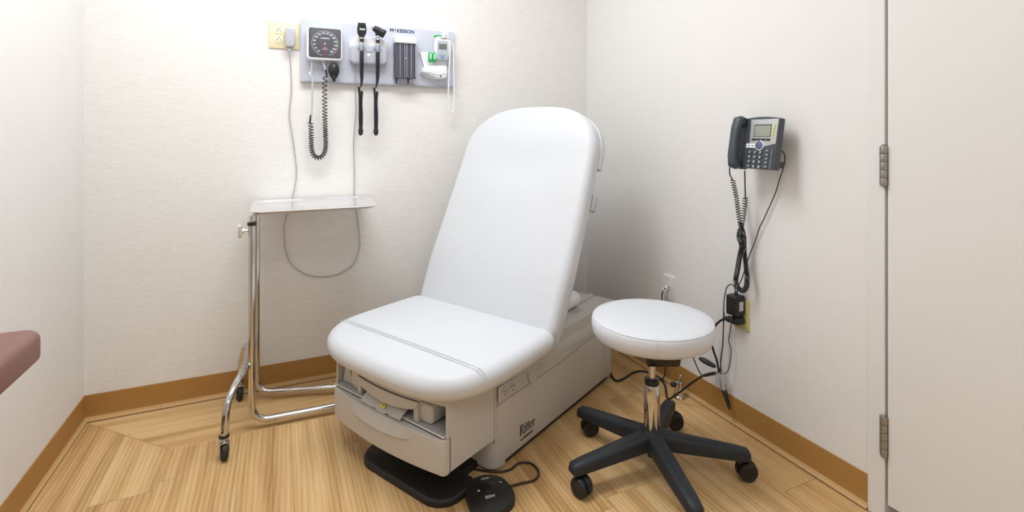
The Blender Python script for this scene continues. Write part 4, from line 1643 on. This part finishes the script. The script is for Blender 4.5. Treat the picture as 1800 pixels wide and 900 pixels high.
for k, (gx, lab) in enumerate(((0.650, 'left of two green capped tubes in the thermometer holder'), (0.6705, 'right of two green capped tubes in the thermometer holder'))):
    gt = tag(empty('probe_cover_tube', (gx, YB - BD - 0.045, 1.475)), lab, 'tube', 'green tubes in the thermometer holder')
    bm = B()
    slab(bm, rrect(0.0092, 0.025, 0.0088, 6), 0.0, 0.016, 0.006, 0.004, 4, mp=lambda x, y, z: Vector((x, -z + 0.008, y)))
    obj('shell', bm, 'green', gt)
    bm = B()
    slab(bm, rrect(0.0055, 0.014, 0.003, 4), 0.0, 0.0012, 0.0004, mp=lambda x, y, z: Vector((x, -z - 0.0078, y + 0.004)))
    obj('window', bm, 'greenlt', gt)

# ------------------------------------------------------------------ wall outlet with the white adapter and its cord loop
ou = tag(empty('wall_outlet', (0.010, YB, 1.538)), 'cream double wall outlet plate beside the instrument board', 'wall outlet')
om = lambda dx, dz, d0: bmp(ou, 0.010 + dx, 1.538 + dz, d0)
bm = B()
slab(bm, rrect(0.0615, 0.0585, 0.003, 3), 0.0005, 0.006, 0.003, 0, 3, mp=om(0, 0, 0))
obj('plate', bm, 'ivory', ou)
for gx in (-0.021, 0.025):
    for dz in (0.020, -0.019):
        bm = B()
        slab(bm, rrect(0.0170, 0.0145, 0.0115, 5), 0.004, 0.0078, 0.0008, mp=om(gx, dz, 0))
        rc = obj('receptacle', bm, 'ivory_lt', ou)
        bm = B()
        for dx, dy, w, h in ((-0.0062, -0.001, 0.0024, 0.0085), (0.0062, -0.001, 0.0024, 0.0075), (0, 0.0085, 0.0042, 0.0042)):
            box(bm, om(gx + dx, dz + dy, 0.0079)(0, 0, 0), (w, 0.0012, h))
        obj('slots', bm, 'print_black', rc)
bm = B()
lathe(bm, om(-0.021, 0.0, 0.006)(0, 0, 0), (0, -1, 0), [(0, 0.0025), (0.001, 0.002)], 12)
obj('screw', bm, 'ivory_lt', ou)
pa = tag(empty('power_adapter', (0.034, YB - 0.006, 1.526)), 'white plug-in adapter in the cream outlet with long thin grey cord', 'power adapter')
pm = lambda dx, dz, d0: bmp(pa, 0.034 + dx, 1.526 + dz, 0.008 + d0)
bm = B()
slab(bm, [(0.012, -0.040), (0.019, -0.026), (0.019, 0.040), (-0.019, 0.040), (-0.019, -0.026), (-0.016, -0.040)], 0.0, 0.034, 0.004, 0.0, 3, mp=pm(0, 0, 0))
obj('body', bm, 'greypl2', pa)
bm = B()
box(bm, pm(-0.003, -0.049, 0.018)(0, 0, 0), (0.016, 0.012, 0.018), 0.002)
lathe(bm, pm(-0.003, -0.054, 0.018)(0, 0, 0), (0, 0, -1), [(0, 0.005), (0.018, 0.003)], 12)
obj('plug', bm, 'greypl2', pa)
bm = B()
q = lambda x, z, y=2.450: Vector((x - 0.034, y - (YB - 0.006), z - 1.526))
tube(bm, [q(0.0315, 1.458, 2.432), q(0.034, 1.43, 2.44), q(0.037, 1.395), q(0.040, 1.295), q(0.031, 1.195), q(0.044, 1.095), q(0.057, 0.99), q(0.060, 0.93), q(0.057, 0.894), q(0.042, 0.821), q(0.024, 0.765), q(0.010, 0.696), q(0.012, 0.64), q(0.016, 0.596), q(0.039, 0.534), q(0.089, 0.488), q(0.130, 0.470), q(0.171, 0.463), q(0.215, 0.463), q(0.253, 0.473), q(0.303, 0.507), q(0.326, 0.567), q(0.331, 0.616), q(0.322, 0.70), q(0.314, 0.760), q(0.306, 0.83), q(0.306, 0.937), q(0.303, 1.068), q(0.312, 1.20), q(0.312, 1.253), q(0.310, 1.30, 2.440), q(0.309, 1.335, 2.430), q(0.307, 1.36, 2.430), q(0.306, 1.40, 2.432), q(0.305, 1.425, 2.432)], 0.0022, 8, 8)
obj('cord', bm, 'cordgrey', pa)

# ------------------------------------------------------------------ right wall: telephone


def RW(parent, y0, z0, d0):
    """right-wall mapping: x_local to the viewer's right (-y), y_local up, z out of the wall"""
    lx, ly, lz = parent.location
    return lambda x, y, z: Vector((XR - d0 - z - lx, y0 - x - ly, z0 + y - lz))


ph = tag(empty('wall_telephone', (XR, 1.249, 1.07)), 'slate grey office desk telephone hung on the right wall', 'telephone')
TILT = math.atan2(0.030, 0.175)


def PM(dx, dz, d0):
    """phone face frame: x right, y up the face, z out; the face leans out at its foot"""
    def f(x, y, z):
        xx, yy, zz = (dx + x) * 0.83, dz + y, d0 + z
        out = 0.087 + zz * math.cos(TILT) - yy * math.sin(TILT)
        up = 0.002 + yy * math.cos(TILT) + zz * math.sin(TILT)
        return Vector((-out, -xx + 0.0, up))
    return f


# body: bowed top, face plane at z=0 (front), 30 mm deep
ol = []
for k in range(13):
    t = k / 12
    ol.append((0.088 - 0.176 * t, 0.088 + 0.006 * math.sin(PI * t)))
ol = [(0.088, -0.086)] + ol + [(-0.088, -0.086)]
ol = [(x, y) for x, y in ol]
bm = B()
slab(bm, ol, -0.030, 0.0, 0.004, 0.006, 3, mp=PM(0.0, 0, 0))
obj('body', bm, 'slate', ph)
bm = B()   # wall bracket
slab(bm, rrect(0.026, 0.045, 0.006, 4), -0.085, -0.028, 0.002, 0, 2, mp=lambda x, y, z: Vector((max(-0.2, -(0.087 + z)), -x + 0.022, y * 1.0 - 0.005)))
box(bm, Vector((-0.066, -0.052, -0.070)), (0.045, 0.030, 0.022), 0.003)
obj('wall_bracket', bm, 'slate_dk', ph)
bm = B()
slab(bm, [(-0.040, -0.002), (-0.016, -0.008), (0.004, -0.012), (0.030, -0.011), (0.084, 0.0), (0.084, 0.084), (-0.046, 0.084)], 0.0, 0.0022, 0.001, mp=PM(0, 0, 0.0))
fp = obj('silver_faceplate', bm, 'silver', ph)
bm = B()
slab(bm, rrect(0.0405, 0.0215, 0.002, 2), 0.0, 0.0012, 0.0004, mp=PM(0.017, 0.0445, 0.0022))
so_ = obj('screen_bezel', bm, 'slate_dk', ph)
bm = B()
slab(bm, rrect(0.038, 0.019, 0.0015, 2), 0.0, 0.0006, 0.0002, mp=PM(0.018, 0.043, 0.0034))
obj('screen', bm, 'lcd_ph', ph)
for k in range(4):
    bm = B()
    slab(bm, rrect(0.0095, 0.0035, 0.003, 4), 0.0, 0.003, 0.001, mp=PM(-0.019 + k * 0.0225, 0.0135, 0.0022))
    obj('soft_key', bm, 'print_black', ph)
bm = B()
lathe(bm, PM(0.010, -0.006, 0.0)(0, 0, 0), PM(0, 0, 1)(0, 0, 0) - PM(0, 0, 0)(0, 0, 0), [(0, 0.0178), (0.0034, 0.0178), (0.0038, 0.0172)], 32)
obj('key_ring', bm, 'white', ph)
bm = B()
lathe(bm, PM(0.010, -0.006, 0.0)(0, 0, 0), PM(0, 0, 1)(0, 0, 0) - PM(0, 0, 0)(0, 0, 0), [(0, 0.0145), (0.0055, 0.0145), (0.0065, 0.0130), (0.0060, 0.0)], 28)
obj('navigation_key', bm, 'keyblue', ph)
bm = B()
slab(bm, rrect(0.024, 0.0075, 0.001, 2), 0, 0.001, 0.0003, mp=PM(-0.030, -0.008, 0.0022))
st1 = obj('sticker', bm, 'white', ph)
bm = B()
for x0_, w_ in ((-0.040, 0.010), (-0.021, 0.011)):
    poly(bm, [(x0_ - w_ / 2, -0.0095), (x0_ + w_ / 2, -0.0095), (x0_ + w_ / 2, -0.0070), (x0_ - w_ / 2, -0.0070)], PM(0, 0, 0.0033), 0.0003)
obj('print_marks', bm, 'print_black', st1)
for k in range(4):
    bm = B()
    slab(bm, rrect(0.0048, 0.0044, 0.004, 4), 0, 0.0025, 0.001, mp=PM(0.071 - k * 0.0014, 0.064 - k * 0.0105, 0.0022))
    obj('line_key', bm, 'led', ph)
for r_i, row in enumerate(('123', '456', '789', '*0#')):
    for c_i, ch in enumerate(row):
        bm = B()
        f = PM(-0.032 + c_i * 0.0255, -0.030 - r_i * 0.0165, 0.0)
        slab(bm, rrect(0.0085, 0.0062, 0.0055, 5), 0, 0.004, 0.0015, mp=f)
        k_ = obj('dial_key', bm, 'keys', ph)
        bm = B()
        add_text(bm, ch, 0.0105, lambda x, y, z, f=f: f(x, y - 0.004, z + 0.0041), bold=0.0002, align='CENTER')
        obj('key_print', bm, 'print_white', k_)
for r_i in range(5):
    bm = B()
    slab(bm, rrect(0.0080, 0.0050, 0.0045, 4), 0, 0.003, 0.001, mp=PM(0.050, -0.024 - r_i * 0.0135, 0.0))
    obj('function_key', bm, 'keys', ph)
    bm = B(); box(bm, PM(0.050, -0.024 - r_i * 0.0135, 0.0032)(0, 0, 0), (0.001, 0.007, 0.002)); obj('key_mark', bm, 'print_white', ph)
for zz, hh in ((-0.034, 0.014), (-0.068, 0.020)):
    bm = B()
    slab(bm, rrect(0.0052, hh, 0.0045, 4), 0, 0.003, 0.001, mp=PM(0.072, zz, 0.0))
    obj('rocker_key', bm, 'keys', ph)
# handset on its rest at the left side
bm = B()
HS = PM(-0.088, 0.0, 0.0)
vr = []
N_ = 26
for k in range(N_ + 1):
    t = k / N_
    y = -0.094 + 0.190 * t
    e = abs(2 * t - 1)
    end = max(0.0, (e - 0.90) / 0.10)
    hw = 0.0245 - 0.005 * (1 - e ** 2) ** 1.0
    hw *= math.sqrt(max(0.02, 1 - end ** 2)) if end > 0 else 1
    zf = 0.044 - 0.011 * e ** 3 - 0.016 * end
    zb = (0.018 if e < 0.58 else 0.018 - 0.022 * min(1, (e - 0.58) / 0.12)) + 0.010 * end
    cz, hz = (zf + zb) / 2, (zf - zb) / 2
    row = []
    for j in range(20):
        a = 2 * PI * j / 20
        c_, s_ = math.cos(a), math.sin(a)
        row.append(bm.verts.new(HS(hw * abs(c_) ** 0.7 * (1 if c_ > 0 else -1), y, cz + hz * abs(s_) ** 0.7 * (1 if s_ > 0 else -1))))
    vr.append(row)
for p, q in zip(vr, vr[1:]):
    for i in range(20):
        bm.faces.new((p[i], p[(i + 1) % 20], q[(i + 1) % 20], q[i]))
bm.faces.new(vr[0]); bm.faces.new(vr[-1])
hs = obj('handset', bm, 'slate', ph, angle=60)
bm = B()
slab(bm, rrect(0.027, 0.090, 0.014, 6), -0.028, -0.002, 0.004, 0.006, 3, mp=PM(-0.085, 0.0, 0.0))
obj('handset_rest', bm, 'slate_dk', ph)
# coiled handset cord
pq = lambda y, z, x=1.52: Vector((x - XR, y - 1.245, z - 1.07))
bm = B()
tube(bm, [pq(1.357, 0.985, 1.478), pq(1.368, 0.96, 1.49), pq(1.375, 0.94, 1.51)], 0.0022, 6, 8)
tube(bm, [pq(1.310, 0.975, 1.50), pq(1.318, 0.93, 1.51), pq(1.325, 0.875, 1.52)], 0.0022, 6, 8)
obj('straight_cord', bm, 'cord', ph)
bm = B()
coil(bm, [pq(1.378, 0.938, 1.515), pq(1.366, 0.867, 1.522), pq(1.352, 0.790, 1.522), pq(1.340, 0.735, 1.528), pq(1.347, 0.685, 1.538), pq(1.336, 0.63, 1.535), pq(1.327, 0.590, 1.53), pq(1.329, 0.556, 1.53), pq(1.345, 0.535, 1.53), pq(1.366, 0.540, 1.53), pq(1.377, 0.562, 1.53), pq(1.370, 0.600, 1.53), pq(1.354, 0.66, 1.525), pq(1.341, 0.70, 1.52), pq(1.347, 0.735, 1.512), pq(1.336, 0.790, 1.518), pq(1.325, 0.878, 1.52)], 0.0078, 0.0016, 0.006, 6, 10,
     pitch_fn=lambda u: 0.0090 if u < 0.2 or u > 0.85 else 0.0044)
obj('coiled_cord', bm, 'cord', ph)
bm = B()
tube(bm, [pq(1.196, 1.058, 1.515), pq(1.196, 1.050, 1.54), pq(1.192, 1.030, 1.552), pq(1.200, 0.995, 1.558), pq(1.216, 0.955, 1.560), pq(1.236, 0.90, 1.562), pq(1.262, 0.845, 1.562), pq(1.284, 0.80, 1.562), pq(1.300, 0.77, 1.562), pq(1.318, 0.72, 1.562), pq(1.340, 0.670, 1.562), pq(1.362, 0.61, 1.562), pq(1.375, 0.57, 1.560), pq(1.39, 0.53, 1.555), pq(1.385, 0.505, 1.548)], 0.0018, 8, 8)
obj('line_cord', bm, 'cord', ph)

# ------------------------------------------------------------------ right wall: power outlet with adapter and plug
po = tag(empty('wall_outlet', (XR, 1.392, 0.431)), 'yellowish wall outlet plate low on the right wall behind black plugs', 'wall outlet')
bm = B()
slab(bm, rrect(0.0355, 0.0570, 0.003, 3), 0.0005, 0.006, 0.003, 0, 3, mp=RW(po, 1.392, 0.431, 0))
obj('plate', bm, 'ivory2', po)
for dz in (0.0195, -0.0195):
    bm = B()
    slab(bm, rrect(0.0165, 0.014, 0.010, 5), 0.004, 0.0075, 0.001, mp=RW(po, 1.392, 0.431 + dz, 0))
    obj('receptacle', bm, 'ivory2', po)
ad = tag(empty('power_adapter', (XR - 0.008, 1.395, 0.47)), 'black box adapter plugged into the low outlet under the telephone', 'power adapter')
am = lambda dx, dz, d0: RW(ad, 1.395 - dx, 0.468 + dz, 0.008 + d0)
bm = B()
slab(bm, rrect(0.024, 0.037, (0.010, 0.006, 0.006, 0.006), 4), 0.0, 0.048, 0.007, 0.002, 3, mp=am(0, 0, 0))
bo = obj('body', bm, 'black', ad)
bm = B()
box(bm, am(0.024, 0.0, 0.020)(0, 0, 0), (0.020, 0.0012, 0.034))
obj('label', bm, 'label', bo)
bm = B()
lathe(bm, am(0.002, 0.035, 0.024)(0, 0, 0), (0, 0, 1), [(0, 0.006), (0.012, 0.0042), (0.018, 0.003)], 14)
tube(bm, [am(0.002, 0.050, 0.024)(0, 0, 0), am(-0.004, 0.070, 0.027)(0, 0, 0), am(-0.022, 0.070, 0.028)(0, 0, 0), am(-0.040, 0.045, 0.028)(0, 0, 0), am(-0.050, -0.01, 0.028)(0, 0, 0), am(-0.052, -0.10, 0.028)(0, 0, 0), am(-0.056, -0.17, 0.028)(0, 0, 0), am(-0.066, -0.24, 0.028)(0, 0, 0), am(-0.062, -0.285, 0.028)(0, 0, 0)], 0.0020, 8, 8)
obj('cord', bm, 'cord', ad)
# black mains plug with the table's heavy cord
pc = tag(empty('mains_cable', (XR - 0.008, 1.395, 0.411)), 'thick black mains cord from the low outlet trailing down to the floor and exam table', 'power cord')
q = lambda x, y, z: Vector((x - (XR - 0.008), y - 1.395, z - 0.411))
bm = B()
lathe(bm, q(XR - 0.008, 1.388, 0.411), (-1, 0, 0), [(0, 0.0165), (0.020, 0.0165), (0.030, 0.015), (0.036, 0.010)], 24)
lathe(bm, q(1.540, 1.392, 0.411), (-0.10, 1, -0.12), [(0, 0.0155), (0.012, 0.0145), (0.020, 0.011), (0.028, 0.0125), (0.036, 0.0095), (0.050, 0.0062)], 20)
obj('plug', bm, 'rubber', pc)
bm = B()
tube(bm, [q(1.535, 1.430, 0.407), q(1.53, 1.452, 0.392), q(1.525, 1.472, 0.368), q(1.525, 1.492, 0.335), q(1.53, 1.500, 0.30), q(1.535, 1.492, 0.26), q(1.54, 1.480, 0.225), q(1.54, 1.470, 0.185)], 0.0042, 8, 10)
obj('upper_cord', bm, 'cord', pc)
bm = B()
tube(bm, [q(1.540, 1.470, 0.182), q(1.530, 1.490, 0.176), q(1.510, 1.515, 0.160), q(1.500, 1.560, 0.118), q(1.480, 1.610, 0.060), q(1.462, 1.655, 0.012), q(1.466, 1.674, 0.0045), q(1.49, 1.71, 0.0045), q(1.525, 1.755, 0.0045), q(1.552, 1.81, 0.0045), q(1.552, 1.87, 0.0045), q(1.53, 1.915, 0.0045), q(1.48, 1.920, 0.0045), q(1.41, 1.893, 0.0045), q(1.365, 1.885, 0.0045), q(1.365, 1.92, 0.006), q(1.385, 1.97, 0.010), q(1.375, 2.03, 0.025), q(1.36, 2.06, 0.05)], 0.0042, 8, 10)
obj('lower_cord', bm, 'cord', pc)
bm = B()   # hanging doubled ends below the clip
tube(bm, [q(1.542, 1.465, 0.150), q(1.540, 1.452, 0.125), q(1.54, 1.430, 0.085), q(1.54, 1.418, 0.066)], lambda t: 0.0050 - 0.0012 * t, 6, 10)
tube(bm, [q(1.545, 1.447, 0.150), q(1.545, 1.438, 0.120), q(1.545, 1.425, 0.085), q(1.542, 1.418, 0.068)], 0.0036, 6, 10)
obj('cord_ends', bm, 'cord', pc)
bm = B()
tube(bm, [q(1.548, 1.418, 0.392), q(1.55, 1.425, 0.36), q(1.55, 1.432, 0.320), q(1.55, 1.420, 0.290), q(1.55, 1.425, 0.24), q(1.545, 1.432, 0.205), q(1.54, 1.446, 0.188)], 0.0016, 8, 8)
obj('thin_cord', bm, 'cord', pc)
bm = B()
tube(bm, [q(1.505, 1.590, 0.235), q(1.505, 1.565, 0.203), q(1.502, 1.535, 0.170), q(1.505, 1.515, 0.158), q(1.52, 1.492, 0.168), q(1.54, 1.475, 0.178)], 0.0024, 8, 8)
obj('thin_cord', bm, 'cord', pc)
bm = B()
tube(bm, [q(1.544, 1.448, 0.42), q(1.545, 1.452, 0.36), q(1.545, 1.455, 0.30), q(1.543, 1.462, 0.24), q(1.54, 1.466, 0.185)], 0.0018, 8, 8)
obj('thin_cord', bm, 'cord', pc)
bm = B()
a0, a1 = q(1.502, 1.535, 0.222), q(1.530, 1.468, 0.205)
lathe(bm, a0, a1 - a0, [(0, 0.004), (0.006, 0.0075), (0.020, 0.0105), (0.045, 0.0100), (0.062, 0.0075), (0.068, 0.004)], 18)
ic = obj('inline_connector', bm, 'rubber', pc)
bm = B()
cyl(bm, a0 + Vector((-0.006, 0.022, 0.006)), a0, 0.0030, 12)
obj('connector_tip', bm, 'white', pc)
bm = B()
for dy, dz in ((0.011, 0.004), (-0.011, -0.002)):
    p = q(1.538, 1.458 + dy, 0.154 + dz)
    lathe(bm, p + Vector((0, 0.004, 0.026)), (0, -0.15, -1), [(0, 0.0085), (0.003, 0.0105), (0.008, 0.0088), (0.014, 0.0105), (0.020, 0.0088), (0.028, 0.0105), (0.040, 0.0095), (0.046, 0.0105), (0.048, 0.008)], 20)
box(bm, q(1.538, 1.458, 0.158), (0.008, 0.012, 0.03), 0.002)
obj('cord_clip', bm, 'clear', pc)

# data jack
dj = tag(empty('data_jack', (XR, 1.784, 0.424)), 'narrow off-white data jack plate on the right wall with a small white plug', 'wall plate')
bm = B()
slab(bm, rrect(0.0355, 0.0565, 0.003, 3), 0.0005, 0.006, 0.003, 0, 3, mp=RW(dj, 1.784, 0.4225, 0))
obj('plate', bm, 'paint', dj)
bm = B()
for dz in (0.040, 0.033):
    box(bm, RW(dj, 1.793, 0.424 + dz, 0.0065)(0, 0, 0), (0.0012, 0.030, 0.0016))
obj('print_lines', bm, 'label', dj)
bm = B(); box(bm, RW(dj, 1.781, 0.424, 0.006)(0, 0, 0), (0.003, 0.018, 0.014), 0.001); obj('jack_opening', bm, 'label', dj)
nc = tag(empty('network_cable', (XR - 0.008, 1.784, 0.424)), 'white plug on a dark cable in the low data jack', 'cable')
bm = B()
box(bm, RW(nc, 1.790, 0.418, 0.020)(0, 0, 0), (0.030, 0.014, 0.014), 0.003, rot=Matrix.Rotation(-0.5, 4, 'Y'))
obj('plug', bm, 'white', nc)
bm = B(); box(bm, RW(nc, 1.7845, 0.421, 0.0285)(0, 0, 0), (0.014, 0.003, 0.004), 0.0005, rot=Matrix.Rotation(-0.5, 4, 'Y')); box(bm, RW(nc, 1.787, 0.426, 0.008)(0, 0, 0), (0.008, 0.008, 0.008), 0.001); obj('plug_clip', bm, 'print_black', nc)
bm = B()
q = lambda y, z, x: Vector((x - (XR - 0.008), y - 1.784, z - 0.424))
tube(bm, [q(1.792, 0.410, 1.548), q(1.794, 0.395, 1.540), q(1.792, 0.36, 1.540), q(1.786, 0.28, 1.548), q(1.780, 0.18, 1.553), q(1.785, 0.10, 1.553), q(1.79, 0.03, 1.550), q(1.82, 0.006, 1.545), q(1.90, 0.004, 1.54)], 0.0028, 8, 8)
obj('cable', bm, 'cord', nc)

# chrome floor fitting by the right wall
vf = tag(empty('floor_fitting', (1.520, 1.665, 0)), 'small chrome cylindrical fitting with a black knob on the floor by the right wall', 'metal fitting')
bm = B()
lathe(bm, (0, 0, 0), (0, 0, 1), [(0, 0.0255), (0.004, 0.0265), (0.010, 0.024), (0.013, 0.0195), (0.060, 0.0185), (0.066, 0.017), (0.068, 0.0)], 32)
obj('cylinder', bm, 'chrome', vf)
bm = B()
tube(bm, [(0, 0, 0.066), (0, 0, 0.082), (0.002, -0.003, 0.092), (0.007, -0.006, 0.092), (0.008, -0.007, 0.082)], 0.0032, 6, 10)
obj('hook', bm, 'chrome', vf)
bm = B()
lathe(bm, (-0.014, 0.006, 0.056), (-0.92, 0.39, 0), [(0, 0.007), (0.006, 0.0105), (0.016, 0.0105), (0.019, 0.008), (0.019, 0)], 20)
obj('knob', bm, 'blackblue', vf)

# ------------------------------------------------------------------ padded top at the left wall
bx = tag(empty('padded_bench', (-0.59, 1.15, 0)), 'brown vinyl padded bench top with rounded corner along the left wall', 'bench')
bm = B()
ol = rrect(0.092, 0.345, (0.035, 0.01, 0.01, 0.02), 8, 0.014, -0.012)
slab(bm, ol, 0.602, 0.672, 0.022, 0.014, 6)
obj('pad', bm, 'mauve', bx, angle=60)
bm = B()
box(bm, (-0.005, -0.02, 0.587), (0.14, 0.62, 0.022), 0.003)
for yy in (-0.28, 0.12):
    for xx in (-0.05, 0.0):
        box(bm, (xx, yy, 0.29), (0.03, 0.03, 0.58), 0.003)
obj('frame', bm, 'darkwood', bx)
